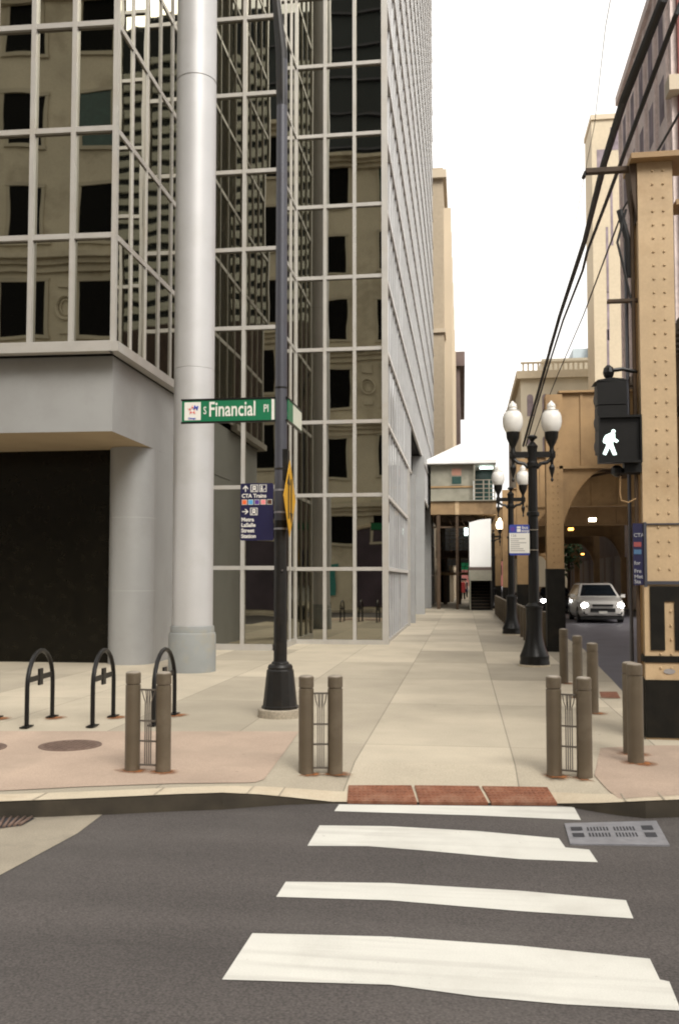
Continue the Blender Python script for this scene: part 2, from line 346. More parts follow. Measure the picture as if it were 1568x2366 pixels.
def tag(o, label, cat=None, group=None, kind=None):
    if label: o['label'] = label
    if cat: o['category'] = cat
    if group: o['group'] = group
    if kind: o['kind'] = kind
    return o
def thing(name, label, cat, loc=(0,0,0), group=None):
    o = bpy.data.objects.new(name, None); o.empty_display_size = .2; COL.objects.link(o); o.location = loc
    return tag(o, label, cat, group)
def struct(o): o['kind'] = 'structure'; return o
def dup(root, loc, rz=None, label=None, sc=None):
    def cp(o, par):
        c = o.copy(); COL.objects.link(c); c.parent = par
        for ch in [q for q in o.children]: cp(ch, c)
        return c
    r = cp(root, None); r.location = loc
    if rz is not None: r.rotation_euler = (0, 0, rz)
    if label: r['label'] = label
    if sc: r.scale = (sc, sc, sc)
    return r
def text(body, size, name, m, parent, origin, ux=(1,0,0), uz=(0,0,1), bold=0., sx=1., depth=.0015, align='LEFT'):
    """lettering lying on the plane spanned by ux (reading direction) and uz (up)"""
    cu = bpy.data.curves.new(name, 'FONT'); cu.body = body; cu.size = size; cu.align_x = align
    cu.offset = bold; cu.extrude = depth; cu.resolution_u = 3
    to = bpy.data.objects.new(name, cu); COL.objects.link(to)
    dg = bpy.context.evaluated_depsgraph_get(); me = bpy.data.meshes.new_from_object(to.evaluated_get(dg))
    bpy.data.objects.remove(to)
    ux, uz = Vector(ux).normalized(), Vector(uz).normalized(); un = ux.cross(uz); o = Vector(origin)-wloc(parent)
    for v in me.vertices:
        c = v.co.copy(); v.co = o + ux*(c.x*sx) + uz*c.y + un*c.z
    me.materials.clear(); me.materials.append(M[m]); me.name = name
    ob = bpy.data.objects.new(name, me); COL.objects.link(ob); ob.parent = parent
    return ob

# ================================================================== GROUND
ZR = -.13
struct(MB().sheet([(-900,-900,-.30),(900,-900,-.30),(900,1500,-.30),(-900,1500,-.30)]).build('ground', 'ground'))
road = struct(MB().sheet([(-70,-9,ZR),(70,-9,ZR),(70,12.2,ZR),(-70,12.2,ZR)]).build('road', 'asphalt'))
struct(MB().sheet([(-5,12.2,ZR),(16,12.2,ZR),(16,260,ZR),(-5,260,ZR)]).build('road', 'asphalt_far'))
# near pavement edge, back-projected on to the pavement plane; last value = height of the edge
fe_px = [(-1500,1872,0),(-300,1858,0),(0,1852.5,0),(154,1847,0),(309,1840,0),(420,1835,0),(515,1832,0),(600,1836,-.035),(664,1842,-.07),(767,1853,-.118),
         (1000,1854.5,-.12),(1290,1857,-.118),(1381,1856,-.06),(1430,1854,-.03),(1490,1851,0),(1568,1848,0),(1900,1842,0)]
FE = [Gz(px, py, z) for px, py, z in fe_px]
YB = 8.5
def walk_z(x, y):
    for a, b in zip(FE, FE[1:]):
        if a.x <= x <= b.x:
            t = (x-a.x)/(b.x-a.x); yf = a.y+(b.y-a.y)*t; zf = a.z+(b.z-a.z)*t
            return 0 if y >= YB else zf*min(1, (YB-y)/(YB-yf))
    return 0
def GW(px, py, up=.004):
    z = 0
    for _ in range(12): p = Gz(px, py, z+up); z = walk_z(p.x, p.y)
    return Gz(px, py, z+up)
mb = MB()
for a, b in zip(FE, FE[1:]):
    # three strips so the ramp surface stays smooth
    N = 3
    for k in range(N):
        def q(p, t): return (p.x, p.y+(YB-p.y)*t, p.z*(1-t))
        mb.add([q(a, k/N), q(b, k/N), q(b, (k+1)/N), q(a, (k+1)/N)], [(0,1,2,3)])
edge = [(FE[-1].x, YB), (5.2, 10.2), (3.6, 11.2), tuple(Gz(1452,1618).xy), tuple(Gz(1434,1594).xy), tuple(Gz(1412,1570).xy), tuple(Gz(1389,1547).xy), tuple(Gz(1348,1500).xy),
        (2.95, 30), (2.95, 240), (-30, 240), (-30, YB)]
back = [(p.x, YB, 0) for p in reversed(FE) if p.x > -30]
mb.add([(x, y, 0) for x, y in edge] + [(p.x, YB, 0) for p in FE if p.x > -30 and p.x < FE[-1].x], [tuple(range(len(edge)+len([p for p in FE if p.x > -30 and p.x < FE[-1].x])))])
struct(mb.build('sidewalk', 'walk'))
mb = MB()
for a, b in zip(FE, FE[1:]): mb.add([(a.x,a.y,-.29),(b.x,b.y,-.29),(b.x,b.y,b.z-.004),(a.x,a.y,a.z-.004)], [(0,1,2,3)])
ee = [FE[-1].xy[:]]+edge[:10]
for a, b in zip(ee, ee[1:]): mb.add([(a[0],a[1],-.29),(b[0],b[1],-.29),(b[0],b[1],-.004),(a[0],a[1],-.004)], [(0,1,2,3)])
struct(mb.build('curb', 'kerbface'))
mb = MB()                                             # pale top of the kerb stone
for a, b in zip(FE, FE[1:]):
    def q2(p, d): y = p.y+d; return (p.x, y, walk_z(p.x, y)+.004 if d else p.z+.004)
    mb.add([q2(a,-.004), q2(b,-.004), (b.x, b.y, b.z+.004), (a.x, a.y, a.z+.004)], [(0,1,2,3)])
    mb.add([(a.x,a.y,a.z+.004),(b.x,b.y,b.z+.004),q2(b,.24),q2(a,.24)], [(0,1,2,3)])
struct(mb.build('curb_top', 'kerb'))
mb = MB()
for px in (-180, 85, 345, 560, 640, 1440, 1530):
    z = 0
    p = GW(px, 1846, 0); yf_ = [a.y+(b.y-a.y)*(p.x-a.x)/(b.x-a.x) for a, b in zip(FE, FE[1:]) if a.x <= p.x <= b.x][0]
    mb.add([(p.x-.006, yf_-.006, walk_z(p.x, yf_)+.009), (p.x+.006, yf_-.006, walk_z(p.x, yf_)+.009), (p.x+.006, yf_+.24, walk_z(p.x, yf_+.24)+.009), (p.x-.006, yf_+.24, walk_z(p.x, yf_+.24)+.009)], [(0,1,2,3)])
struct(mb.build('curb_joint', 'conc'))
struct(MB().box(9.9, 30, 16, 240, -.29, 0).build('far_sidewalk', 'walk'))
struct(MB().box(-60, 60, -20, -4.2, -.29, 0).build('near_sidewalk', 'walk'))
def patch(name, pxs, m, fn, up):
    return MB().sheet([fn(x, y, up) for x, y in pxs]).build(name, m)
def drape(name, m, top, bot, up=.006, nx=60, ny=10):
    def ip(tab, x):
        for p, q in zip(tab, tab[1:]):
            if p[0] <= x <= q[0]: return p[1]+(q[1]-p[1])*(x-p[0])/max(1e-6, q[0]-p[0])
        return tab[-1][1]
    x0, x1 = top[0][0], top[-1][0]; mb = MB(); V = []
    for i in range(nx+1):
        x = x0+(x1-x0)*i/nx; a, b = ip(top, x), ip(bot, x); b = max(b, a+.5)
        V.append([tuple(GW(x, a+(b-a)*j/ny, up)) for j in range(ny+1)])
    flat_ = [v for c in V for v in c]
    mb.add(flat_, [(i*(ny+1)+j, (i+1)*(ny+1)+j, (i+1)*(ny+1)+j+1, i*(ny+1)+j+1) for i in range(nx) for j in range(ny)])
    return mb.build(name, m)
struct(drape('pink_paving', 'pink', [(-500,1690),(0,1689),(690,1690)], [(-500,1838),(0,1827),(200,1817),(400,1810),(585,1808),(607,1805),(650,1747),(690,1691)]))
struct(drape('pink_paving', 'pink', [(1372,1790),(1385,1728),(1500,1722),(1800,1722)], [(1372,1791),(1400,1822),(1428,1845),(1480,1842),(1568,1837),(1800,1830)]))
struct(patch('gutter', [(-400,1888),(0,1889),(85,1884.5),(130,1877.5),(250,1872),(180,1925),(60,1990),(0,2022),(-400,2200)], 'gutter', lambda x,y,u: Gz(x,y,ZR+u), .004))
# crosswalk stripes: parts of the road
stripes = [
 ('nearest and widest white stripe', [(583,2156),(900,2164),(1200,2185),(1500,2215),(1523,2263),(1545,2268),(1572,2335),(1300,2320),(1100,2302),(900,2275),(513,2263)]),
 ('second nearest white stripe', [(660,2037),(900,2040),(1200,2058),(1445,2080),(1462,2122),(1200,2105),(900,2080),(638,2072)]),
 ('white stripe with a stepped right end', [(738,1907),(900,1909),(1100,1920),(1290,1937),(1305,1958),(1360,1963),(1380,1992),(1200,1985),(980,1965),(850,1955),(710,1954)]),
 ('thin white stripe against the red panels', [(783,1858.5),(1325,1864.5),(1341,1894.5),(1102,1884),(772,1874)])]
for lab, pts in stripes:
    o = MB().sheet([Gz(x, y, ZR+.004) for x, y in pts]).build('crosswalk_stripe', 'paint', road); o['label'] = lab
# red tactile panels with grooves
z3 = lambda x, y: (726.7+x*.5366, 1453.4+y*.5366)
for lab, q in (('leftmost red tactile panel on the curb ramp, behind the left end of the crosswalk', [(145,672),(415,672),(440,744),(140,738)]),
               ('middle red tactile panel on the curb ramp, between two others', [(430,672),(705,675),(745,746),(450,744)]),
               ('rightmost red tactile panel on the curb ramp, nearest the right bollards', [(720,675),(1000,680),(1042,746),(760,746)])):
    P4 = [GW(*z3(*p), .014) for p in q]
    mb = MB()
    mb.add([p for p in P4]+[p-Vector((0,0,.03)) for p in P4], [(0,1,2,3),(0,4,5,1),(1,5,6,2),(2,6,7,3),(3,7,4,0)])
    c = sum(P4, Vector())/4
    t = thing('tactile_panel', lab, 'tactile paving', (c.x, c.y, c.z), 'red tactile panels on the curb ramp')
    for i in range(14):
        for j in range(6):
            s_, t_ = (i+.5)/14, (j+.5)/6
            p = (P4[0]*(1-s_)+P4[1]*s_)*(1-t_)+(P4[3]*(1-s_)+P4[2]*s_)*t_
            mb.lathe(p, [(.017,-.002),(.011,.006)], 6)
    mb.build('plate', 'tactile', t)
MBt = [GW(x, y, .008) for x, y in [(1384,1598),(1424,1598),(1432,1613),(1388,1612)]]
tag(MB().sheet(MBt).build('tactile_panel', 'tactile'), 'small reddish tactile strip at the far curb between single bollards', 'tactile paving')

# ================================================================== GLASS TOWER
H0, DH = 1.95, 1.93
CORN = Gz(893,1490)
XD = -2.01; YC = 23.82
XA, YA = -6.05, 15.30
YBf = 21.48
print('corner', CORN, 'A', XA, YA)
TOP = 72.0
rows = [H0+DH*i for i in range(int((TOP-H0)/DH)+1)]
tower = thing('glass_tower', 'stepped glass and aluminium office tower with a big round silver column at its corner', 'building', (-6, 22, 0))
pane_n = [0]; mull_n = [0]; tr_n = [0]
rest_p, rest_m, rest_t, rest_s, rest_u = MB(), MB(), MB(), MB(), MB()
def curtain(p0, p1, ncol, zlo, zmax, nrm, keyrows, prj=.08, mw=.086, tw=.094, zfun=None, glass='glass', mm_='alu', tm_='alu', tp=None, indiv=True, first=True, last=True, lim=None):
    """p0->p1 in plan, nrm = outward. zfun(col)-> lowest row z of that column"""
    p0, p1, nrm = Vector((*p0, 0)), Vector((*p1, 0)), Vector((*nrm, 0)).normalized()
    d = (p1-p0); L = d.length; d = d/L; cw = L/ncol
    edges = [z for z in [0.02]+rows if z >= zlo-.01 and z <= zmax+.01]
    for c in range(ncol):
        a = p0+d*(c*cw); b = p0+d*((c+1)*cw)
        zl = zfun(c) if zfun else zlo
        for k in range(len(edges)-1):
            if edges[k] < zl-.01: continue
            t = [random.uniform(-.0035,.0035) for _ in range(3)]
            vs = [a+nrm*t[0]+Vector((0,0,edges[k])), b+nrm*t[1]+Vector((0,0,edges[k])), b+nrm*(t[1]+t[2])+Vector((0,0,edges[k+1])), a+nrm*(t[0]+t[2])+Vector((0,0,edges[k+1]))]
            if indiv and edges[k] < keyrows and pane_n[0] < 100 and (lim is None or c < lim):
                MB().sheet(vs).build('window_pane', glass, tower); pane_n[0] += 1
            else: (rest_s if glass == 'glass_side' else rest_p).sheet(vs)
    for c in range(ncol+1):
        if (c == 0 and not first) or (c == ncol and not last): continue
        a = p0+d*(c*cw)
        zl = zfun(min(c, ncol-1)) if zfun else zlo
        if zfun and c > 0: zl = min(zl, zfun(c-1))
        o = a - d*(mw/2) - nrm*.03
        mb = MB().obox(o+Vector((0,0,zl)), d*mw, nrm*(prj+.03), Vector((0,0,zmax-zl)))
        if mull_n[0] < 100: mb.build('mullion', mm_, tower); mull_n[0] += 1
        else: rest_m.add(mb.v, mb.f)
    for z in edges[1:] if zlo < .1 else edges:
        c0 = 0
        segs = []; st = None
        for c in range(ncol):
            ok = (zfun(c) if zfun else zlo) <= z+.01
            if ok and st is None: st = c
            if not ok and st is not None: segs.append((st, c)); st = None
        if st is not None: segs.append((st, ncol))
        for s0, s1 in segs:
            mb = MB().obox(p0+d*(s0*cw+mw*.5)-nrm*.028+Vector((0,0,z-tw/2)), d*((s1-s0)*cw-mw), nrm*((tp or prj)+.016), Vector((0,0,tw)))
            if tr_n[0] < 100 and z < max(keyrows, 60 if glass == 'glass_side' else 0): mb.build('transom', tm_, tower); tr_n[0] += 1
            else: (rest_u if glass == 'glass_side' else rest_t).add(mb.v, mb.f)
LEDGE = rows[2]
# A: front of the left block (turned a couple of degrees), and its side
dA = Vector((-math.cos(R(2.0)), -math.sin(R(2.0))))
cwA = .76
pA = Vector((XA, YA)); pA1 = pA+dA*(cwA*9)
curtain(pA1, pA, 9, LEDGE, TOP, (math.sin(R(2.0)), -math.cos(R(2.0))), 0, indiv=True)
# three nearest columns of panes as parts of their own
YW = PX(398, 880, XA).y
curtain((XA, YA), (XA, YBf), 8, LEDGE, TOP, (1, 0), 14.9, prj=.035, mw=.036, first=False, last=False, tw=.10)
XR = -4.366
print('XR', XR, 'YBf', YBf)
curtain((XA, YBf), (XR, YBf), 2 if XR-XA < 1.9 else 2, 0, TOP, (0, -1), 18, first=False)
curtain((XR, YBf), (XR, YC), 3, 0, TOP, (1, 0), 16, first=False, last=False, prj=.035, mw=.036)
curtain((XR, YC), (XD, YC), 3, 0, TOP, (0, -1), 18, last=True)
NCD = 48; cwD = (64.3-YC)/NCD
def zD(c):
    y = YC+(c+.5)*cwD
    if y < 33.2: return 0
    if y < 36.0: return rows[2]
    if y < 45.0: return rows[3]
    if y < 54.2: return rows[2]
    return 0
curtain((XD, YC), (XD, 64.3), NCD, 0, TOP, (1, 0), 0, prj=.026, mw=.05, zfun=zD, glass='glass_side', mm_='alu_dark', tm_='alu_lt', tp=.075, indiv=False, first=False)
rest_p.build('window_pane', 'glass', tower)['kind'] = 'stuff'
if rest_u.v: rest_u.build('transom', 'alu_lt', tower)['kind'] = 'stuff'
rest_s.build('window_pane', 'glass_side', tower)['kind'] = 'stuff'
rest_m.build('mullion', 'alu', tower)['kind'] = 'stuff' if rest_m.v else ''
rest_t.build('transom', 'alu', tower)['kind'] = 'stuff'
# ledge at the foot of the left block
nA = Vector((math.sin(R(2.0)), -math.cos(R(2.0)), 0)); dA3 = Vector((*dA, 0)); pA3 = Vector((*pA, 0))
mb = MB().obox(pA3-nA*.05+Vector((0,0,LEDGE-.16)), dA3*(cwA*9), nA*.20, Vector((0,0,.17)))
mb.box(XA-.05, XA+.13, YA-.14, YW+.6, LEDGE-.16, LEDGE+.011)
mb.build('ledge', 'alu', tower)
# grey fascia box, soffit, pier, recess
ZS = 4.30
bx = XA-.10
f0 = pA3-nA*-.0+Vector((0,0,0)); yf = YA+.22
mb = MB(); YP = yf+2.0
mb.add([(bx,yf,ZS),(bx-9,yf-.31,ZS),(bx-9,yf-.31,LEDGE-.16),(bx,yf,LEDGE-.16)], [(0,1,2,3)])
mb.add([(bx,yf,ZS),(bx,yf,LEDGE-.16),(bx,YP+3.5,LEDGE-.16),(bx,YP+3.5,ZS)], [(0,1,2,3)])
mb.add([(bx,yf,LEDGE-.161),(bx,YP+3.5,LEDGE-.161),(bx-9,YP+3.5,LEDGE-.161),(bx-9,yf-.31,LEDGE-.161)], [(0,1,2,3)])
mb.build('fascia_panel', 'panel', tower)
MB().sheet([(bx-.003,yf+.003,ZS),(bx-.003,YP+.5,ZS),(bx-9,YP+.5,ZS),(bx-9,yf-.3,ZS)]).build('soffit', 'soffit', tower)
pr = .46
pc = (bx-pr+.02, YP+pr*.62, 0)
MB().lathe(pc, [(pr,0),(pr,ZS-.003)], 40).build('round_pier', 'panel', tower)
MB().box(bx-.5, bx+.005, YP+pr*.62, YBf-.05, 0, ZS-.003).build('pier_wall', 'panel', tower)
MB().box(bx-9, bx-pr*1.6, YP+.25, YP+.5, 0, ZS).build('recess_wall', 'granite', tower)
# strip of wall behind column under the ledge
MB().box(bx-.3, bx+.02, YP+1.6, YBf-.02, ZS, LEDGE-.17).build('pier_head', 'panel', tower)
mb = MB()
for z in (1.45, 2.9): mb.lathe((pc[0], pc[1], z), [(pr+.001,-.006),(pr+.0015,0),(pr+.001,.006)], 40)
mb.box(bx-3.2, bx-3.19, yf-.14, yf-.06, ZS+.01, LEDGE-.17); mb.build('panel_seam', 'alu_dark', tower)
# silver column
cc = Gz(440, 1552); cc.y += .10; cc.x -= .0
cr = 48/2125*cc.y
colm = MB().lathe((cc.x,cc.y,0), [(cr,.80),(cr,5.53),(cr-.006,5.535),(cr-.006,5.545),(cr,5.55),(cr,11.0),(cr-.012,11.005),(cr-.012,11.03),(cr,11.035),(cr,30)], 56).build('column', 'alu_white', tower)
MB().lathe((cc.x,cc.y,0), [(cr*1.16,.0),(cr*1.16,.66),(cr*1.13,.70),(cr*1.08,.71),(cr*1.08,.80),(cr*1.05,.83),(cr*.9,.83)], 56).build('column_base', 'basegrey', colm)
# plinth at the foot of the glass
mb = MB()
mb.box(XA+.0, XR+.03, YBf-.07, YBf+.1, 0, .14); mb.box(XR-.1, XR+.06, YBf-.07, YC, 0, .14)
mb.box(XR+.06, XD+.11, YC-.11, YC+.1, 0, .11); mb.box(XD-.1, XD+.05, YC-.1, 33.2, 0, .09); mb.box(XD-.1, XD+.05, 54.4, 64.3, 0, .09)
mb.build('plinth', 'alu', tower)
MB().box(XD-.06, XD+.10, YC-.105, YC-.0, .112, TOP).build('corner_post', 'alu', tower)
# body behind the glass, with a gap for the entrances
mb = MB(); mb.box(XA-9, XA-.08, YA+1, 64, LEDGE, TOP); mb.box(XA-9, XR-.08, YBf+.1, 64, .01, TOP); mb.box(XR-.3, XD-.1, YC+.12, 33.3, .01, TOP)
mb.box(XR-.3, XD-.1, 33.3, 64.1, rows[3]+.01, TOP); mb.box(XR-.3, XD-.1, 54.3, 64.1, .01, rows[3])
mb.box(XR-.3, XD-1.9, 33.3, 54.3, .01, rows[3])
mb.box(XD-1.9, XD-.1, 33.3, 36.0, rows[2], rows[3]); mb.box(XD-1.9, XD-.1, 45.0, 54.3, rows[2], rows[3])
mb.build('core', 'dark', tower)
for y0, zt in ((35.6, rows[2]), (44.6, rows[3]), (53.8, rows[2])):
    MB().box(XD-.42, XD+.16, y0, y0+.5, 0, zt-.06).build('entrance_pier', 'panel', tower)
mb = MB()
for y in (33.5, 36.2): mb.box(XD-1.86, XD+.1, y, y+.1, 0, rows[2]-.06)
for y in [36.3+i*1.4 for i in range(7)]: mb.box(XD-1.85, XD-1.78, y, y+.07, 0, rows[3])
mb.box(XD-1.85, XD-1.76, 33.5, 54, 2.35, 2.45)
mb.build('entrance_frame', 'alu', tower)
MB().box(XD-1.87, XD-1.86, 33.5, 54, .02, rows[3]-.1).build('entrance_glazing', 'glass_side', tower)
sgn = MB().box(XD-.9, XD-.86, 33.7, 35.4, 3.85, 5.0).build('entrance_sign', 'alu_white', tower)
mb = MB()
for k in range(5): mb.box(XD-.86, XD-.84, 33.8+k*.3, 33.98+k*.3, 4.3, 4.75)
mb.build('sign_letters', 'inkgrey', sgn)
pot = thing('red_planter', 'narrow reddish planter beside the first dark entrance of the glass tower', 'planter', (XD-.25, 34.3, 0))
MB().lathe((XD-.25,34.3,0), [(.16,0),(.2,.75),(.23,.78),(.23,.85),(.15,.85)], 12).build('pot', 'brickred', pot)
mb = MB()
for k in range(26):
    a = random.uniform(0, 6.28); r_ = random.uniform(.02,.2); mb.bar((XD-.25,34.3,.8), (XD-.25+r_*math.cos(a),34.3+r_*math.sin(a),1.0+random.uniform(0,.3)), .012, 4, .002)
mb.build('foliage', 'leaf', pot)

# ================================================================== BUILDINGS DOWN THE STREET
def win_grid(parent, plane, u0, u1, nu, z0, z1, nz, fw, fh, m, name='window', arch=False, proud=.0, at=0.):
    """dark window recesses standing 3 mm proud as parts. plane 'y' faces -Y at y=at; 'x-' faces -X; 'x+' faces +X"""
    for i in range(nu):
        for k in range(nz):
            cu = u0+(u1-u0)*(i+.5)/nu; cz = z0+(z1-z0)*(k+.5)/nz
            hw = (u1-u0)/nu*fw/2; hh = (z1-z0)/nz*fh/2
            if plane == 'y': mb = MB().box(cu-hw, cu+hw, at-.01, at+.02, cz-hh, cz+hh); 
            elif plane == 'x-': mb = MB().box(at-.01, at+.02, cu-hw, cu+hw, cz-hh, cz+hh)
            else: mb = MB().box(at-.02, at+.01, cu-hw, cu+hw, cz-hh, cz+hh)
            if arch and plane == 'y':
                mb.extr([(cu+hw*math.cos(t), at-.01, cz+hh+hw*math.sin(t)) for t in [math.pi*j/8 for j in range(9)]], (0,.03,0))
            mb.build(name, m, parent)
# tan tower, left side
t = thing('tan_tower', 'tall plain tan stone tower just beyond the end of the glass facade', 'building', (-7,70,0))
x1 = PY(1024, 600, 68).x; zt = PY(1010, 388, 68).z
MB().box(-14, x1, 68, 122, 0, zt).build('wall', 'tanblg', t)
mb = MB()
for y in (70, 75, 81, 88, 96, 105, 115): mb.box(x1, x1+.55, y, y+1.6, 0, zt*.93)
mb.build('pilaster', 'tanblg2', t)
mb = MB(); mb.box(-14, x1+.25, 67.6, 122.2, zt-.9, zt-.3); mb.box(-14, x1+.12, 67.8, 122.1, 20, 20.3); mb.build('cornice', 'tanblg2', t)
# brown tower further
t = thing('brown_tower', 'dark brown brick tower with a projecting cornice, farthest building on the left side', 'building', (-5,135,0))
xb = PY(1062, 900, 128).x; zb = PY(1060, 815, 128).z
MB().box(-12, xb, 128, 170, 0, zb-2).build('wall', 'brownblg', t)
MB().box(-12.5, xb+.7, 127.3, 171, zb-2, zb).build('cornice', 'brownblg', t)
win_grid(t, 'y', xb-4, xb-.4, 3, 6, zb-4, 8, .5, .6, 'winblk', at=128)
# mauve tower on the right
t = thing('mauve_tower', 'tall mauve stone and red brick building rising behind the near riveted column', 'building', (12,44,0))
xm = 9.6; ym0 = PX(1550, 200, xm).y; ym1 = PX(1432, 400, xm).y; zm = PX(1427, 250, xm).z; zm = (zm+PX(1508,0,xm).z)/2
print('mauve', ym0, ym1, zm)
MB().box(xm, 28, ym0, ym1, 0, zm).build('wall', 'mauve', t)
MB().box(xm+.25, 28, ym0-.25, ym0-.003, 0, zm-.3).build('brick_front', 'brickred', t)
MB().box(xm-.25, 28, ym0-.7, ym0+.2, PX(1550,205,xm).z-.4, PX(1550,205,xm).z+.3).build('cornice', 'tanblg2', t)
MB().box(xm-.2, 28, ym0-.4, ym1+.2, zm, zm+.5).build('parapet', 'mauve', t)
win_grid(t, 'x-', ym0+.8, ym1-.4, 5, 3.2, zm-1, 8, .40, .62, 'mauve_win', at=xm)
mb = MB()
for i in range(6): yy = ym0+.6+i*(ym1-ym0-1.0)/5; mb.box(xm-.14, xm-.0, yy-.12, yy+.12, 3, zm-.3)
mb.build('pilaster', 'mauve', t)
# cream tower
t = thing('cream_tower', 'plain cream tower with a few slit windows beyond the mauve building', 'building', (20,95,0))
xc = PY(1368, 500, 95).x; zc = PY(1390, 266, 95).z
MB().box(xc, xc+14, 95, 100, 0, zc).build('wall', 'cream', t)
MB().box(xc-.1, xc+14.1, 94.8, 100.1, zc-.5, zc+.02).build('parapet', 'tanblg2', t)
for px, py, hw, hh in ((1388,372,.45,1.2),(1402,600,.12,3.4),(1404,730,.12,2.5),(1404,840,.12,3.5),(1412,500,.12,3),(1418,320,.4,1.2)):
    p = PY(px, py, 95); MB().box(p.x-hw, p.x+hw, 94.98, 95.02, p.z-hh, p.z+hh).build('window', 'mauve_win', t)
# low beige building with arched windows
t = thing('arched_building', 'low beige classical building with arched windows and balustrade seen behind the lamp globes', 'building', (12,112,0))
xl = PY(1202, 900, 110).x; zl = PY(1230, 872, 110).z
MB().box(xl, xl+13, 110, 140, 0, zl).build('wall', 'lowbeige', t)
MB().box(xl-.5, xl+13, 109.4, 140, zl-.2, zl+.7).build('cornice', 'cream', t)
mb = MB()
for i in range(22): mb.box(xl+.2+i*.58, xl+.4+i*.58, 109.7, 109.9, zl+.7, zl+1.6)
mb.box(xl, xl+13, 109.65, 109.95, zl+1.6, zl+1.8); mb.build('balustrade', 'cream', t)
MB().box(xl+3, xl+13, 116, 138, zl+.7, zl+3.6).build('upper_storey', 'lowbeige', t)
win_grid(t, 'y', xl+.2, xl+9, 5, zl-11, zl-1, 2, .42, .45, 'mauve_win', arch=True, at=110)
t = thing('grey_tower', 'distant grey blue glass tower peeping over the beige roof', 'building', (28,190,0))
p = PY(1322, 790, 190); MB().box(p.x, p.x+9, 190, 205, 0, PY(1322,806,190).z).build('wall', 'greytower', t)
MB().box(p.x+3.2, p.x+6, 188, 189.9, 0, PY(1340,790,190).z).build('shaft', 'greytower', t)
# end of the street
t = thing('street_end_building', 'brick building closing the far end of the street under the railway', 'building', (8,250,0))
MB().box(-1, 30, 250, 262, -.29, 16).build('wall', 'brickred', t); win_grid(t, 'y', 1, 28, 8, 2, 15, 3, .45, .6, 'winblk', at=250)
t = thing('shop_row', 'dark row of shopfronts on the right side under the railway', 'building', (11,70,0))
MB().box(10.3, 13.2, ym1+.3, 94.5, 0, 7.5).build('wall', 'brownblg', t)
win_grid(t, 'x-', ym1+1, 94, 9, .3, 3.6, 1, .8, .8, 'shop', 'shop_window', at=10.3)

# ================================================================== ELEVATED RAILWAY
ew = thing('elevated_railway', 'riveted tan steel elevated railway over the street with black painted column feet', 'elevated railway', (5.8,40,0))
cl = Gz(1480, 1708); XL0 = 2.0
def el_column(y0, x0, wd=.39, mirror=False, near=False, zblack=1.92):
    c = MB(); dp = .36; ZT = PY(1500,374,yN).z if near else 6.02
    zb_ = 0.0
    c.box(x0, x0+wd, y0, y0+.02, zb_, ZT)                     # front cover plate
    c.box(x0+.03, x0+.05, y0+.02, y0+dp-.02, zb_, ZT-.001)
    c.box(x0+wd-.05, x0+wd-.03, y0+.02, y0+dp-.02, zb_, ZT-.001)
    c.box(x0, x0+wd, y0+dp-.02, y0+dp, zb_, ZT-.002)
    c.box(x0-.0, x0+.03, y0+.02, y0+.09, zb_, ZT-.003); c.box(x0, x0+.03, y0+dp-.09, y0+dp-.02, zb_, ZT-.003)
    if near or y0 < 22:
        z = .3
        while z < ZT-.1:
            for dx in (.155, .265):
                c.lathe((0,0,0), [(.001,0)], 3) if False else None
                n = 6; ctr = Vector((x0+dx, y0, z)); rr = .016
                ring = [ctr+Vector((rr*math.cos(a), 0, rr*math.sin(a))) for a in [2*math.pi*i/n for i in range(n)]]
                ring2 = [ctr+Vector((rr*.6*math.cos(a), -.014, rr*.6*math.sin(a))) for a in [2*math.pi*i/n for i in range(n)]]
                c.loft([ring, ring2], True)
            for dx in (.03, .36):
                pass
            z += .148
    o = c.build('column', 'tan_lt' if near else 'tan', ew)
    return o
def gusset_girder(y, x0, x1, ZT=6.1, zb=5.18, m='tan'):
    g = MB(); g.box(x0, x1, y+.08, y+.12, zb-.85, ZT)
    g.box(x0, x1, y-.02, y+.30, ZT-.05, ZT+.0); g.box(x0, x1, y+.0, y+.2, zb-.92, zb-.851)
    for k in range(int((x1-x0)/.9)): g.box(x0+.5+k*.9, x0+.56+k*.9, y+.05, y+.079, zb-.84, ZT-.06)
    g.build('cross_girder', m, ew)
    for s, xs in ((1, x0), (-1, x1)):
        a_, b_ = 1.35, 2.2; zt = zb-.85
        arc = [(xs+s*a_*(1-math.cos(t)), y+.085, zt-b_+b_*math.sin(t)) for t in [math.pi/2*j/14 for j in range(15)]]
        # plate between the girder and the arch
        poly = [(xs, y+.085, zt-.003)] + arc + [(xs+s*a_, y+.085, zt-.003)]
        pl = MB()
        for j in range(14):
            p, q_ = arc[j], arc[j+1]
            pl.add([(xs, y+.085, zt-.003) if False else (p[0], y+.085, zt), p, q_, (q_[0], y+.085, zt)], [(0,1,2,3)])
            pl.add([(p[0], y+.0, p[2]), (p[0], y+.2, p[2]), (q_[0], y+.2, q_[2]), (q_[0], y+.0, q_[2])], [(0,1,2,3)])
        pl.build('arch_bracket', m, ew)
yN = cl.y
x_n = PY(1481, 1000, yN).x
c1 = el_column(yN, x_n, wd=PY(1563,1000,yN).x-x_n, near=True)
ys = [yN]
y2 = Gz(1281, 1506).y; x2 = PY(1262, 1200, y2).x
ylist = [y2+ (y2-yN)*.98*i for i in range(0, 9)]
for i, y in enumerate(ylist): el_column(y, x2+(0 if i == 0 else -.02*i), wd=.385)
for y in ylist: el_column(y, 9.35, wd=.385)
for y in ylist: gusset_girder(y, x2+.30, 9.4)
el_column(yN, 9.35, wd=.385)
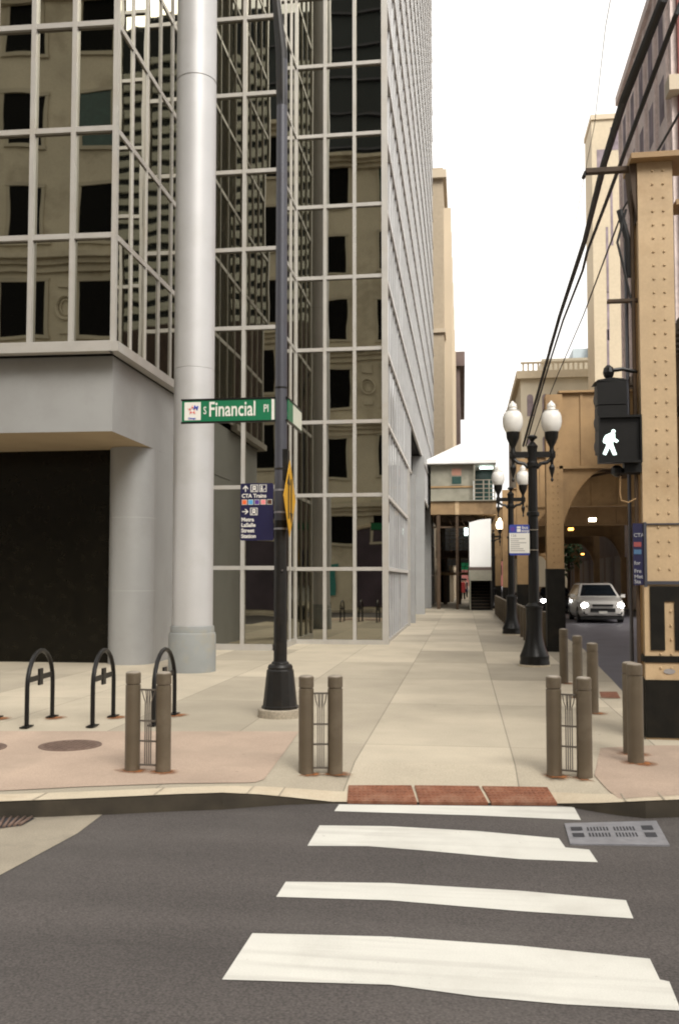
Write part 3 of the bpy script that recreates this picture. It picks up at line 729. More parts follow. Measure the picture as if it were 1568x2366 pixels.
g = MB(); g.box(x_n+.46, 9.4, yN+.1, yN+.14, 4.3, 5.75); ZN = PY(1500,374,yN).z; g.box(x_n-.08, 9.4, yN-.12, yN+.4, ZN, ZN+.06); g.box(x_n+.40, 9.4, yN-.0, yN+.3, 5.69, 5.75); g.build('cross_girder', 'tan', ew)
mb = MB().extr([(x_n-.075, yN+.02, ZN-.003), (x_n-.004, yN+.02, ZN-.003), (x_n-.004, yN+.02, 5.55), (x_n-.05, yN+.02, 5.85)], (0,.3,0)); mb.build('cap_bracket', 'brown', ew)
# black paint sleeves and markings on the column feet
def sleeve(x0, wd, y0, z0, z1, m='elblack', nm='paint_band'):
    MB().box(x0-.006, x0+wd+.006, y0-.016, y0+.37, z0, z1).build(nm, m, ew)
wn = PY(1563,1000,yN).x-x_n
sleeve(x_n, wn, yN, .02, .62); 
MB().box(x_n-.004, x_n+wn+.004, yN-.013, yN+.372, .80, .87).build('paint_band', 'elblack', ew)
MB().box(x_n+.055, x_n+.20, yN-.016, yN-.002, .93, 1.60).build('paint_block', 'elblack', ew)
MB().box(x_n+.30, x_n+wn+.003, yN-.016, yN-.002, .93, 1.60).build('paint_block', 'elblack', ew)
MB().box(x_n+.20, x_n+.30, yN-.016, yN-.002, 1.44, 1.60).build('paint_block', 'elblack', ew)
MB().extr([(x_n+.24+.06*math.cos(a), yN-.003, .71+.028*math.sin(a)) for a in [2*math.pi*i/14 for i in range(14)]], (0,-.006,0)).build('oval_stain', 'inkgrey', ew)
MB().box(x_n-.012, x_n+wn+.01, yN-.022, yN-.001, 1.62, 1.655).build('strap', 'polegrey', ew)
MB().box(x_n-.008, x_n+wn+.01, yN-.02, yN-.001, 2.25, 2.265).build('strap', 'polegrey', ew)
for i, y in enumerate(ylist): sleeve(x2+(0 if i == 0 else -.02*i)-.01, .405, y-.004, .005, (1.92, 1.5, 1.3, 1.3, 1.3, 1.3, 1.3, 1.3, 1.3)[i])
sleeve(x2-.03, .45, y2-.03, .0, .12, nm='foot')
# conduit down the left edge of the near column
MB().tube([(x_n-.045, yN+.1, 5.9), (x_n-.045, yN+.1, 3.6), (x_n-.05, yN+.08, 2.0), (x_n-.05, yN+.06, .02)], .022).build('conduit', 'brown', ew)
MB().tube([(x_n-.10, yN+.2, 5.5), (x_n-.10, yN+.2, .02)], .02).build('conduit', 'polegrey', ew)
# deck
XDK0, XDK1 = 4.3, 8.7
for x in (XDK0, 5.6, 7.3, XDK1): MB().box(x-.12, x+.12, yN+.4, 200, 5.25, 6.09).build('track_girder', 'brown', ew)
yy = yN+.6; k = 0
tie = None; stuff_t = MB()
while yy < 190:
    if k < 90:
        if tie is None: tie = MB().box(XDK0-.5, XDK1+.5, yy, yy+.24, 6.10, 6.30).build('tie', 'wood', ew); y00 = yy
        else: c = tie.copy(); COL.objects.link(c); c.parent = ew; c.location.y += yy-y00
    else: stuff_t.box(XDK0-.5, XDK1+.5, yy, yy+.24, 6.10, 6.30)
    yy += .40; k += 1
stuff_t.build('tie', 'wood', ew)['kind'] = 'stuff'
for x in (4.8, 6.25, 6.95, 8.35): MB().box(x-.04, x+.04, yN+.4, 200, 6.31, 6.45).build('rail', 'brown', ew)
MB().box(XDK0-.45, XDK1+.45, 41, 200, 6.46, 6.5).build('walkway', 'wood', ew)  # solid cover added over the ties to shut out sky and darken below
for k in range(36):
    y = yN+2.6+k*2.9
    MB().box(XDK0-.1, XDK1+.1, y, y+.16, 5.45, 6.08).build('floor_beam', 'brown', ew)  # beams added to deepen the dark under the tracks
for y0_, y1_ in zip([yN]+ylist[:6], ylist[:7]):
    for a_, b_ in (((XDK0, y0_), (XDK1, y1_)), ((XDK1, y0_), (XDK0, y1_))): MB().bar((a_[0], a_[1]+.3, 5.3), (b_[0], b_[1]+.1, 5.3), .05, 4).build('lateral_brace', 'brown', ew)  # bracing added for the same darkening below the deck
# cable brackets on the near column
def bracket(px0, px1, py, th, m='brown'):
    a = PY(px0, py, yN+.12); b = PY(px1, py, yN+.12)
    return MB().box(a.x, b.x, yN+.08, yN+.16, a.z-th/2, a.z+th/2).build('cable_bracket', m, ew)
bracket(1352, 1484, 397, .05); bracket(1402, 1484, 697, .03)
MB().tube([PY(1352,397,yN+.12), PY(1346,412,yN+.1)], .02).build('insulator', 'black', ew)
MB().tube([PY(1445,484,yN+.1), PY(1425,560,yN+.1), PY(1440,620,yN+.1), PY(1462,720,yN+.1)], .014).build('cable_loop', 'cable', ew)
MB().tube([PY(1430,486,yN+.14), PY(1450,560,yN+.14), PY(1456,640,yN+.14)], .035).build('cable_splice', 'cable', ew)
# lights hanging under the deck
for px, py, y in ((1368,1200,31),(1318,1222,42),(1345,1280,75),(1371,1275,75)):
    p = PY(px, py, y); L_ = MB().box(p.x-.10, p.x+.10, y-.1, y+.2, p.z-.06, p.z+.04).build('under_deck_lamp', 'lit' if y < 40 else 'amber', ew)

# ================================================================== STATION
st = thing('station_house', 'small weathered station house with white hipped roof on stilts across the sidewalk', 'station', (0,51,0))
YS = 52.6
sx0 = XD+.2; sx1 = PY(1093,1100,YS).x; sx2 = PY(1141,1100,YS).x
zf = PY(1050,1157,YS).z; ze = PY(1050,1066,YS).z
MB().box(sx0, sx1, YS, YS+8, zf, ze).build('wall', 'station', st)
mb = MB()
e0 = (sx0-.3, YS-.5); e1 = (sx2+.1, YS+9)
zr = PY(1080,1022,YS+3).z
V = [(sx0-.3,YS-.5,ze),(sx2+.1,YS-.5,ze),(sx2+.1,YS+9,ze),(sx0-.3,YS+9,ze),(1.0,YS+3,zr),(1.5,YS+5.5,zr)]
V[4] = (PY(1068,1100,YS+3).x, YS+3.2, zr); V[5] = (PY(1102,1100,YS+3).x, YS+3.2, zr-.1)
mb.add(V, [(0,1,5,4),(1,2,5),(2,3,4,5),(3,0,4)]); mb.box(sx0-.3, sx2+.1, YS-.5, YS+9, ze-.18, ze-.002); mb.build('roof', 'roofwhite', st)
p0, p1 = PY(1043,1083,YS), PY(1065,1118,YS)
wf = MB().box(p0.x-.08, p1.x+.08, YS-.04, YS-.002, p1.z-.08, p0.z+.08).build('window', 'station', st)
MB().box(p0.x, p1.x, YS-.06, YS-.041, (p0.z+p1.z)/2+.05, p0.z).build('blind', 'pinkblind', wf)
MB().box(p0.x, p1.x, YS-.06, YS-.041, p1.z, (p0.z+p1.z)/2-.02).build('pane', 'winteal', wf)
MB().box(sx0, sx1, YS-.06, YS-.003, PY(1050,1125,YS).z-.05, PY(1050,1125,YS).z+.05).build('rail_trim', 'tan', st)
MB().box(sx0, sx2+.1, YS-.3, YS+9, zf-.8, zf-.05).build('beam', 'beamtan', st)
MB().box(sx0, sx2+.2, YS-.45, YS+9, zf-.05, zf).build('floor', 'station', st)
MB().box(sx1+.1, sx2, YS+3, YS+3.2, zf, ze-.2).build('porch_wall', 'winteal', st)
tp = PY(1108,1082,YS+1); MB().box(tp.x-.02, tp.x+.75, YS+1, YS+1.1, tp.z-.03, tp.z+.05).build('ceiling_light', 'tube', st)
mb = MB()
for x in (sx1+.05, sx1+.55, sx2-.3, sx2): mb.box(x-.035, x+.035, YS-.4, YS-.33, zf, (ze-.2 if x in (sx1+.05, sx2) else zf+1.15))
for k in range(5): mb.box(sx1, sx2, YS-.38, YS-.35, zf+.15+k*.24, zf+.19+k*.24)
mb.build('railing', 'station', st)
# stilts
for px, wd in ((1055,.16),(1012,.2)):
    p = Gz(px, 1399); x = PY(px,1200,YS-.2).x
    MB().box(x-wd/2, x+wd/2, YS-.25, YS-.05, 0, zf-.78).build('stilt', 'brown' if px == 1055 else 'brown', st)
MB().box(PY(1055,1180,YS).x-.11, PY(1055,1180,YS).x+.11, YS-.34, YS-.29, zf-.82, zf-.02).build('stiffener', 'tan_lt', st)
# lower gallery behind with railings
gl = thing('gallery', 'dark walkway with pale railings under the station house', 'walkway', (-.5,62,0))
gz = PY(1040,1272,62).z
MB().box(sx0, sx1+.1, 62, 67, gz-.5, gz).build('deck', 'brown', gl)
mb = MB()
for k in range(5): mb.box(sx0, sx1, 61.95, 62, gz+.15+k*.28, gz+.19+k*.28)
for k in range(7): mb.box(sx0+k*.45, sx0+k*.45+.05, 61.9, 61.95, gz, gz+1.4)
mb.build('railing', 'station', gl)
MB().box(PY(1072,1210,60).x, PY(1081,1210,60).x, 66.5, 66.6, gz+1.2, gz+2.3).build('light_panel', 'tube', gl)
for px in (1028,1060): 
    x = PY(px,1300,62.5).x; MB().box(x-.13, x+.13, 62.5, 62.8, 0, gz-.5).build('post', 'brown', gl)
MB().box(sx0, PY(1038,1340,68).x, 68, 68.4, 0, 6).build('back_wall', 'dark', gl)
MB().box(sx0, sx1, 69, 69.2, 2.7, 6.2).build('back_screen', 'dark', gl)
mb = MB()
for k in range(9): mb.box(sx0+.1, sx1, YS+.6+k*.8, YS+.72+k*.8, zf-1.15, zf-.82)
for k in range(5): mb.bar((sx0+.2+k*.7, YS+.2, zf-.85), (sx0+.55+k*.7, YS+.2, zf-1.5), .035, 5)
mb.box(sx0+.1, sx1+.2, YS+.1, YS+.2, zf-1.55, zf-1.45); mb.build('under_beam', 'brown', st)
mb = MB()
for k in range(4): mb.box(sx0, sx1, 61.9, 61.94, gz-1.4+k*.3, gz-1.36+k*.3)
for k in range(8): mb.bar((sx0+k*.45, 61.9, gz-1.5), (sx0+k*.45+.3, 61.9, gz-.5), .02, 5)
mb.build('lower_truss', 'brown', gl)
MB().box(sx0, sx1+.1, 61.6, 61.7, gz-1.65, gz-1.45).build('lower_beam', 'beamtan', gl)
# enclosed stair
sr = thing('station_stair', 'white enclosed station stair above a dark stairwell beside the railway columns', 'staircase', (1,49,0))
YT = 51.0
a0, a1 = PY(1083,1205,YT), PY(1134,1310,YT)
mb = MB(); mb.extr([(a0.x,YT,a1.z),(a1.x,YT,a1.z),(a1.x,YT,a0.z+.15),((a0.x+a1.x)/2,YT,a0.z+.1),(a0.x,YT,a0.z-.05)], (0,7,0)); mb.build('stair_enclosure', 'roofwhite', sr)
MB().box(a0.x-.04, a1.x+.02, YT-.03, YT+6.9, a1.z-.17, a1.z-.01).build('band', 'brownblg', sr)
MB().box(a0.x-.04, a1.x+.02, YT-.02, YT+6.9, a1.z-.75, a1.z-.172).build('lower_panel', 'station', sr)
mb = MB()
for k in range(12): mb.box(a0.x+.08, a1.x-.02, YT+.1+k*.28, YT+7, k*.17, k*.17+.17)
mb.build('steps', 'elblack', sr)
mb = MB()
for k in range(12): mb.box(a0.x+.09, a1.x-.03, YT+.07+k*.28, YT+.12+k*.28, k*.17+.14, k*.17+.165)
mb.build('tread_edge', 'brown', sr)
MB().box(a0.x, a0.x+.06, YT-.02, YT+6, 0, a1.z-.76).build('side_post', 'station', sr)
MB().box(a1.x-.04, a1.x+.06, YT-.1, YT+6, 0, a1.z-.76).build('side_wall', 'dark', sr)
gs_ = thing('green_street_sign', 'small green sign hanging far away under the station gallery', 'sign', tuple(PY(1078,1311,65)))
p = PY(1078,1309,65); MB().box(p.x-.38, p.x+.38, 64.98, 65.02, p.z-.25, p.z+.25).build('panel', 'greenl', gs_)
MB().box(p.x-.02, p.x+.18, 64.96, 64.975, p.z-.03, p.z+.03).build('arrow', 'white', gs_)
MB().box(p.x-.3,p.x-.27,65,65.02,p.z+.25,gz-.5).build('hanger', 'dark', gs_)

# ================================================================== STREET FURNITURE
# --- gates: two posts joined by a grille
def post_mb(r_=.062, h=.84):
    return MB().lathe((0,0,0), [(r_,0),(r_,h-.112),(r_*.90,h-.110),(r_*.90,h-.100),(r_,h-.098),(r_,h-.012),(r_*.9,h-.003)], 24)
def rust_spot(par, x, y, r_=.10, seed=0):
    random.seed(seed); n = 18; r_ *= 1.6
    pts = [(x, y, .010)]+[(x+r_*random.uniform(.75,1.25)*math.cos(2*math.pi*i/n)*1.25, y+r_*random.uniform(.7,1.2)*math.sin(2*math.pi*i/n), .010) for i in range(n)]
    mb = MB(); mb.add(pts, [(0, i+1, (i+1)%n+1) for i in range(n)]); o = mb.build('rust_stain', 'rust', par)
    at = o.data.attributes.new('soft', 'FLOAT', 'POINT'); at.data.foreach_set('value', [1.0]+[0.0]*n)
    return o
def bgate(px0, px1, py, label):
    a, b = GW(px0, py, 0), GW(px1, py+3, 0)
    z = min(a.z, b.z); L = (b-a).xy.length; ang = math.atan2(b.y-a.y, b.x-a.x)
    t = thing('bollard_gate', label, 'bollard', (0,0,0), 'paired bollards with a grille along the curb')
    HB = .86; rb = .066
    for x in (0, L):
        o = post_mb(rb, HB); o.v = [(v[0]+x, v[1], v[2]) for v in o.v]; o = o.build('post', 'bollard', t)
        MB().lathe((x,0,HB-.004), [(rb*.93,0),(rb*.8,.008),(rb*.3,.014)], 20).build('cap', 'bollardcap', o)
        rust_spot(t, x+.02, -.03, .085, int(px0+x*10))
    g = MB(); x0, x1 = rb-.005, L-rb+.005; m_ = (x0+x1)/2
    for z_ in (.70,.43,.255,.05): g.box(x0, x1, -.008, .008, z_, z_+.014)
    sp = .018
    for dx in (-1.5,-.5,.5,1.5): g.box(m_+dx*sp-.004, m_+dx*sp+.004, -.005, .005, .06, .60 if abs(dx) > 1 else .70)
    for s in (-1, 1):
        g.tube([(m_+s*1.5*sp, 0, .60), (m_+s*(1.5*sp+.015), 0, .64), (m_+s*(x1-x0)*.38, 0, .70)], .005, 6)
        g.tube([(m_+s*.5*sp, 0, .56), (m_+s*(.5*sp+.008), 0, .62), (m_+s*(x1-x0)*.16, 0, .70)], .004, 6)
    g.build('grille', 'grille', t)
    t.location = (a.x, a.y, z); t.rotation_euler = (0,0,ang)
    return t
bgate(306, 377, 1781, 'paired brown bollards with grille, on the pink paving in front of the bike racks')
bgate(707, 774, 1786, 'paired brown bollards with grille, just right of the black sign pole')
bgate(1280, 1350, 1793, 'paired brown bollards with grille, right of the red ramp panels')
sb = thing('bollard', 'single brown bollard nearest the black column foot, in front of its twin', 'bollard', (0,0,0), 'single brown bollards')
o = post_mb(.072,.90).build('post', 'bollard', sb); MB().lathe((0,0,.896), [(.067,0),(.055,.008),(.02,.014)], 20).build('cap', 'bollardcap', o); rust_spot(sb, .03, -.04, .10, 3)
p = GW(1468, 1763, 0); sb.location = (p.x, p.y, p.z)
def single(px, py, lab, sc=1.0): p = GW(px, py, 0); return dup(sb, p, None, lab, sc)
single(1456, 1742, 'single brown bollard half hidden behind the one nearest the black column foot', .97)
single(1302, 1579, 'single brown bollard farthest left of the three in a row behind the right gate', .97)
single(1334, 1612, 'single brown bollard in the middle of the three in a row behind the right gate', .97)
single(1369, 1648, 'single brown bollard rightmost of the three in a row behind the right gate', .97)
# distant bollards between lamp posts, seen nearly in line
far_labels = {}
spots = [(1258,1500,'bollard between the near lamp post and the second riveted column')]
for i in range(5): spots.append((0, 24.6+i*1.4, ('first','second','third','fourth','fifth')[i]+' bollard of the row just behind the bus stop sign, counted from the near lamp'))
for i in range(9): spots.append((0, 32.4+i*1.6, ('first','second','third','fourth','fifth','sixth','seventh','eighth','ninth')[i]+' bollard of the far row beyond the second lamp post, counted from that lamp'))
for s in spots:
    if s[0]: p = Gz(s[0], s[1])
    else: p = Vector((1.70 if s[1] < 31 else 1.56, s[1], 0))
    dup(sb, p, None, s[2], 1.0)
rl = thing('curb_railing', 'low brown panel railing running along the curb beyond the second lamp post', 'railing', (1.62,37,0))
MB().box(1.60, 1.64, 32.4, 46.5, .12, .80).build('panel', 'bollard', rl); MB().box(1.58, 1.66, 32.4, 46.5, .80, .84).build('handrail', 'bollardcap', rl)

# --- bike racks
def rack(pa, pb, label):
    a, b = Gz(*pa), Gz(*pb); L = (b-a).xy.length; ang = math.atan2(b.y-a.y, b.x-a.x)
    t = thing('bike_rack', label, 'bike rack', (0,0,0), 'black inverted U bike racks')
    Hh = .84; r_ = L/2; pts = [(0,0,.0),(0,0,Hh-r_)]+[(r_-r_*math.cos(x), 0, Hh-r_+r_*math.sin(x)) for x in [math.pi*i/12 for i in range(1,12)]]+[(L,0,Hh-r_),(L,0,0)]
    MB().tube(pts, .026, 12).build('hoop', 'black', t)
    mb = MB(); c = L/2
    mb.box(.02, L-.02, -.008, .008, .50, .56); mb.box(c-.055, c+.055, -.012, .012, .44, .63); mb.build('cross_plate', 'black', t)
    for x in (0, L):
        f = MB().box(x-.10, x+.10, -.045, .045, .011, .022); f.build('foot_plate', 'black', t)
    o = rust_spot(t, L-.06, -.06, .10, 11)
    t.location = a; t.rotation_euler = (0,0,ang); return t
rack((62,1682), (121,1658), 'black hoop bike rack, the left one of the two standing clear of the bollards')
rack((214,1680), (262,1657), 'black hoop bike rack between the leftmost rack and the first bollard pair')
rack((355,1677), (403,1652), 'black hoop bike rack mostly hidden behind the left bollard pair')
rack((-66,1683), (-7,1660), 'black hoop bike rack cut off by the left edge, only a sliver showing')
# --- manholes
for px, py, rr, lab in ((163,1724,None,'round brown iron manhole cover on the pink paving in front of the bike racks'),(-58,1730,None,'round brown manhole cover cut off by the left edge')):
    a = Gz(px-71, py), Gz(px+71, py); c = Gz(px, py); rad = (a[1]-a[0]).length/2
    t = thing('manhole_cover', lab, 'manhole cover', (c.x,c.y,0), 'round covers in the pink paving')
    mb = MB(); mb.lathe((c.x,c.y,0), [(rad,.005),(rad,.012),(rad*.96,.014),(rad*.95,.011)], 40); mb.build('cover', 'cast', t)
    mb = MB()
    for i in range(-5, 6):
        for j in range(-5, 6):
            if math.hypot(i, j) < 5.2: mb.box(c.x+i*rad*.16-.014, c.x+i*rad*.16+.014, c.y+j*rad*.16-.014, c.y+j*rad*.16+.014, .0112, .015)
    mb.build('studs', 'cast', t)
# --- catch basin at left gutter
pts = [Gz(x, y, ZR+.010) for x, y in [(-60,1890),(82,1889.5),(52,1906),(-60,1921)]]
c = sum(pts, Vector())/4
t = thing('storm_drain', 'dark iron storm drain in the gutter at the left edge under the curb', 'storm drain', (c.x,c.y,ZR))
MB().sheet(pts).build('frame', 'slot', t)
mb = MB()
for i in range(9):
    s = (i+.5)/9; a = pts[0]*(1-s)+pts[1]*s; b = pts[3]*(1-s)+pts[2]*s; mb.bar(a+Vector((0,0,.006)), b+Vector((0,0,.006)), .012, 6)
mb.build('bars', 'cast', t)
# --- grate on the right
q = [Gz(x, y, ZR+.010) for x, y in [(1303,1902),(1515,1896),(1546,1952),(1316,1949)]]
c = sum(q, Vector())/4
t = thing('street_grate', 'grey rectangular slotted iron grate in the road right of the crosswalk', 'grate', (c.x,c.y,ZR))
MB().add(q+[p-Vector((0,0,.02)) for p in q], [(0,1,2,3),(0,4,5,1),(1,5,6,2),(2,6,7,3),(3,7,4,0)]).build('frame', 'iron', t)
mb = MB()
def qp(s_, t_, up=.003): return (q[0]*(1-s_)+q[1]*s_)*(1-t_)+(q[3]*(1-s_)+q[2]*s_)*t_+Vector((0,0,up))
for u0 in (.22, .50):
    for row in (.25, .52):
        for k in range(7):
            s_ = u0+k*.034; mb.sheet([qp(s_, row), qp(s_+.017, row), qp(s_+.017, row+.17), qp(s_, row+.17)])
for u0 in (.05, .80):
    for row in (.22, .52): mb.sheet([qp(u0, row), qp(u0+.12, row), qp(u0+.12, row+.18), qp(u0, row+.18)])
mb.build('slots', 'slot', t)

# --- sign pole
PB = Gz(647, 1655)
pol = thing('sign_pole', 'tall dark street light pole on a tapered black base, carrying the street signs', 'pole', (PB.x,PB.y,0))
MB().lathe((PB.x,PB.y,0), [(.27,0),(.27,.09),(.26,.10),(.2,.10)], 28).build('footing', 'conc', pol)
bs = MB().lathe((PB.x,PB.y,0), [(.225,.10),(.225,.13),(.21,.14),(.165,.56),(.15,.58)], 12, sm=False, ph=R(15)).build('base', 'poleblack', pol)
MB().lathe((PB.x,PB.y,0), [(.15,.575),(.155,.60),(.14,.63),(.11,.64),(.105,.66),(.09,.67)], 20).build('collar', 'poleblack', bs)
rp = lambda z: .084-.016*min(1, z/8)
MB().lathe((PB.x,PB.y,0), [(rp(.6),.6),(rp(2.0),2.0),(rp(2.35),2.4)], 24).build('lower_shaft', 'poleblack', pol)
topz = PY(648,140,PB.y).z
MB().lathe((PB.x,PB.y,0), [(rp(2.35),2.4),(rp(3.1),3.1),(rp(8),topz)], 24).build('upper_shaft', 'polegrey', pol)
a = Vector((PB.x,PB.y,topz)); 
MB().tube([a-Vector((.0,0,.6)), a+Vector((-.01,0,.1)), PY(645,70,PB.y), PY(638,0,PB.y), PY(620,-120,PB.y), PY(560,-260,PB.y)], [.071,.075,.065,.05,.045,.035], 12).build('mast_arm', 'poleblack', pol)
for py in (897, 1084, 1133, 1184, 1222):
    z = PY(648,py,PB.y).z; MB().lathe((PB.x,PB.y,z), [(rp(z)+.001,-.012),(rp(z)+.006,-.01),(rp(z)+.006,.01),(rp(z)+.001,.012)], 20).build('clamp_band', 'poleblack' if py < 1100 else 'iron', pol)
p = PY(640,1110,PB.y); MB().box(PB.x+.03, PB.x+.10, PB.y-.07, PB.y+.05, PY(0,1120,PB.y).z, PY(0,1052,PB.y).z).build('sign_bracket', 'poleblack', pol)
p = PY(655,1318,PB.y); MB().bar((PB.x+.04,PB.y-.08,p.z), (PB.x+.04,PB.y-.11,p.z), .012).build('bolt', 'chrome', pol)
MB().box(PB.x-.03, PB.x+.03, PB.y-.081, PB.y-.072, .9, 1.15).build('hand_hole', 'poleblack', pol)
# green street name sign
ya = PB.y-.02; L0 = PY(421,948,ya); L1 = PY(636,948,ya)
z0, z1 = PY(530,976,ya).z, PY(530,921,ya).z
gsn = thing('street_name_sign', 'green street name sign reading S Financial Pl on the black pole', 'street sign', ((L0.x+L1.x)/2, ya, z0))
pn = MB().box(L0.x, L1.x, ya-.008, ya+.008, z0+.018, z1-.018).build('panel', 'green', gsn)
for z in (z0+.006, z1-.006): MB().box(L0.x-.01, PB.x-.05, ya-.014, ya+.014, z-.011, z+.011).build('bracket_rail', 'black', gsn)
MB().box(L1.x-.045, L1.x-.01, ya-.0105, ya-.008, z0+.02, z1-.02).build('end_strip', 'white', gsn)
yt = ya-.010; hh = z1-z0; W_ = L1.x-L0.x
zb_ = z0+hh*.27
text('S', .135, 'lettering', 'white', gsn, (L0.x+W_*.232, yt, zb_+.03), sx=.68, bold=.001)
text('Financial', .262, 'lettering', 'white', gsn, (L0.x+W_*.288, yt, zb_), sx=.68, bold=.0035)
text('Pl', .135, 'lettering', 'white', gsn, (L0.x+W_*.875, yt, zb_+.04), sx=.70, bold=.001)
eb = MB().box(L0.x+W_*.028, L0.x+W_*.205, yt-.001, yt+.001, z0+hh*.12, z1-hh*.12).build('emblem_panel', 'white', gsn)
cx, cz = L0.x+W_*.115, z0+hh*.54; em = MB()
for k in range(5):
    a = R(90+72*k)
    for j in range(3):
        aa = a+R(-22+22*j); rr = .055 if j == 1 else .040
        p0 = Vector((cx+.030*math.cos(a), yt-.002, cz+.030*math.sin(a))); p1 = Vector((cx+rr*1.2*math.cos(aa), yt-.002, cz+rr*1.2*math.sin(aa)))
        if k == 4 and j < 2: continue
        em.bar(p0, p1, .0055, 5, .002)
for k in range(12):
    a = R(30*k); em.bar((cx+.026*math.cos(a), yt-.002, cz+.026*math.sin(a)), (cx+.026*math.cos(a+.5), yt-.002, cz+.026*math.sin(a+.5)), .003, 4)
em.build('emblem_star', 's_red', eb)
text('M', .075, 'emblem_letter', 's_dblue', eb, (cx+.012, yt-.003, cz+.012), ux=(1,0,-.25), uz=(.2,0,1), bold=.003)
text('Chicago', .03, 'emblem_text', 's_dblue', eb, (cx-.055, yt-.003, z0+hh*.165), bold=.001)
# second street sign, turned along the pavement
xs = PB.x+.085
sn2 = thing('street_name_sign', 'pale washed out street name sign turned edge on, right of the black pole', 'street sign', (xs, PB.y+.4, z0))
MB().box(xs-.006, xs+.006, PB.y+.0, PB.y+.95, z0+.02, z1-.02).build('panel', 'green', sn2)
MB().box(xs+.0065, xs+.009, PB.y+.32, PB.y+.94, z0+.03, z1-.03).build('face', 'white2', sn2)  # pale sheet stands in for light reflected off the green panel
for z in (z0+.008, z1-.008): MB().box(xs-.012, xs+.012, PB.y-.05, PB.y+.96, z-.010, z+.010).build('bracket_rail', 'black', sn2)
# navy direction sign
ys_ = PB.y-.09
n0, n1 = PY(555,1249,ys_), PY(632,1116,ys_)
W_, hh = n1.x-n0.x, n1.z-n0.z
nav = thing('transit_sign', 'navy transit direction sign with white arrows and coloured squares, left of the black pole', 'sign', (n0.x+W_/2, ys_, n0.z))
def rrect(x0, x1, z0, z1, r_, y): 
    pts = []
    for cx_, cz_, a0 in ((x1-r_, z1-r_, 0), (x0+r_, z1-r_, 90), (x0+r_, z0+r_, 180), (x1-r_, z0+r_, 270)):
        pts += [(cx_+r_*math.cos(R(a0+i*22.5)), y, cz_+r_*math.sin(R(a0+i*22.5))) for i in range(5)]
    return pts
MB().extr(rrect(n0.x, n1.x, n0.z, n1.z, .022, ys_), (0,.006,0)).build('panel', 'navy', nav)
yt = ys_-.0025
X_ = lambda u: n0.x+W_*u
Z_ = lambda v: n1.z-hh*v
def nbox(mb, u0, u1, v0, v1, y=yt, th=.002): mb.box(X_(u0), X_(u1), y, y+th, Z_(v0), Z_(v1))
def arrow(cu, cv, s, ang):
    mb = MB(); c_ = Vector((X_(cu), yt, Z_(cv)))
    def rot(x, z): a = R(ang); return c_+Vector((s*(x*math.cos(a)-z*math.sin(a)), 0, s*(x*math.sin(a)+z*math.cos(a))))
    mb.extr([rot(-.13,-1), rot(.13,-1), rot(.13,.45), rot(-.13,.45)], (0,.002,0))
    mb.extr([rot(0,1), rot(-.8,.15), rot(-.8,-.25), rot(0,.55), rot(.8,-.25), rot(.8,.15)], (0,.0024,0))
    mb.build('arrow', 'white', nav)
arrow(.155, .092, .040, 0); arrow(.15, .495, .040, -90)
def picto(u0, v0, kind):
    mb = MB(); u1, v1 = u0+.22, v0+.128; t_ = .012
    nbox(mb, u0, u1, v0, v0+.009); nbox(mb, u0, u1, v1-.009, v1); nbox(mb, u0, u0+.018, v0+.009, v1-.009); nbox(mb, u1-.018, u1, v0+.009, v1-.009)
    if kind == 't':
        nbox(mb, u0+.06, u1-.06, v0+.022, v0+.045); nbox(mb, u0+.06, u0+.085, v0+.045, v0+.062); nbox(mb, u1-.085, u1-.06, v0+.045, v0+.062)
        nbox(mb, u0+.06, u1-.06, v0+.062, v0+.092); nbox(mb, u0+.04, u0+.075, v0+.098, v0+.115); nbox(mb, u1-.075, u1-.04, v0+.098, v0+.115)
    else:
        nbox(mb, u0+.055, u0+.095, v0+.02, v0+.045); nbox(mb, u0+.05, u0+.10, v0+.05, v0+.095); nbox(mb, u0+.04, u0+.12, v0+.1, v0+.112)
        nbox(mb, u0+.12, u0+.15, v0+.085, v0+.1); nbox(mb, u0+.15, u0+.185, v0+.065, v0+.08)
    mb.build('pictogram', 'white', nav)
picto(.31,.025,'t'); picto(.57,.025,'e'); picto(.30,.43,'t')
text('CTA Trains', .066, 'lettering', 'white', nav, (X_(.04), yt, Z_(.250)), bold=.0016, sx=.98)
for i, m_ in enumerate(('s_orange','s_blue','s_purple','s_pink','s_brown')):
    u = .045+i*.19; mb = MB(); nbox(mb, u, u+.155, .285, .375, yt, .002); mb.build('line_square', 'white2', nav)
    mb = MB(); nbox(mb, u+.013, u+.142, .2925, .3675, yt-.001, .002); mb.build('line_colour', m_, nav)
for i, s in enumerate(('Metra','LaSalle','Street','Station')): text(s, .066, 'lettering', 'white', nav, (X_(.03), yt, Z_(.665+i*.096)), bold=.0016)
# yellow diamond, nearly edge on
xs = PB.x+.13; yc = PY(669,1150,PB.y).y
c = Vector((xs, PX(669,1150,xs).y, PX(669,1150,xs).z)); hw, hv = .40, .47
dia = thing('warning_sign', 'yellow diamond warning sign with two black arrows, seen nearly edge on against the pole', 'warning sign', tuple(c))
y_a, y_b = PX(655.5,1150,xs).y, PX(683,1150,xs).y; hw = (y_b-y_a)/2; cy = (y_a+y_b)/2
zt_, zb_ = PX(669,1063,xs).z, PX(669,1242,xs).z; cz_ = (zt_+zb_)/2
MB().extr([(xs, cy, zb_), (xs, cy+hw, cz_), (xs, cy, zt_), (xs, cy-hw, cz_)], (-.005,0,0)).build('plate', 'yellow', dia)
mb = MB()
for s, up in ((-1,1),(1,-1)):
    y = cy+s*hw*.22; mb.box(xs+.0005, xs+.003, y-.035, y+.035, cz_-.25, cz_+.25)
    mb.extr([(xs+.001, y-.10, cz_+up*.17), (xs+.001, y+.10, cz_+up*.17), (xs+.001, y, cz_+up*.30)], (.0022,0,0))
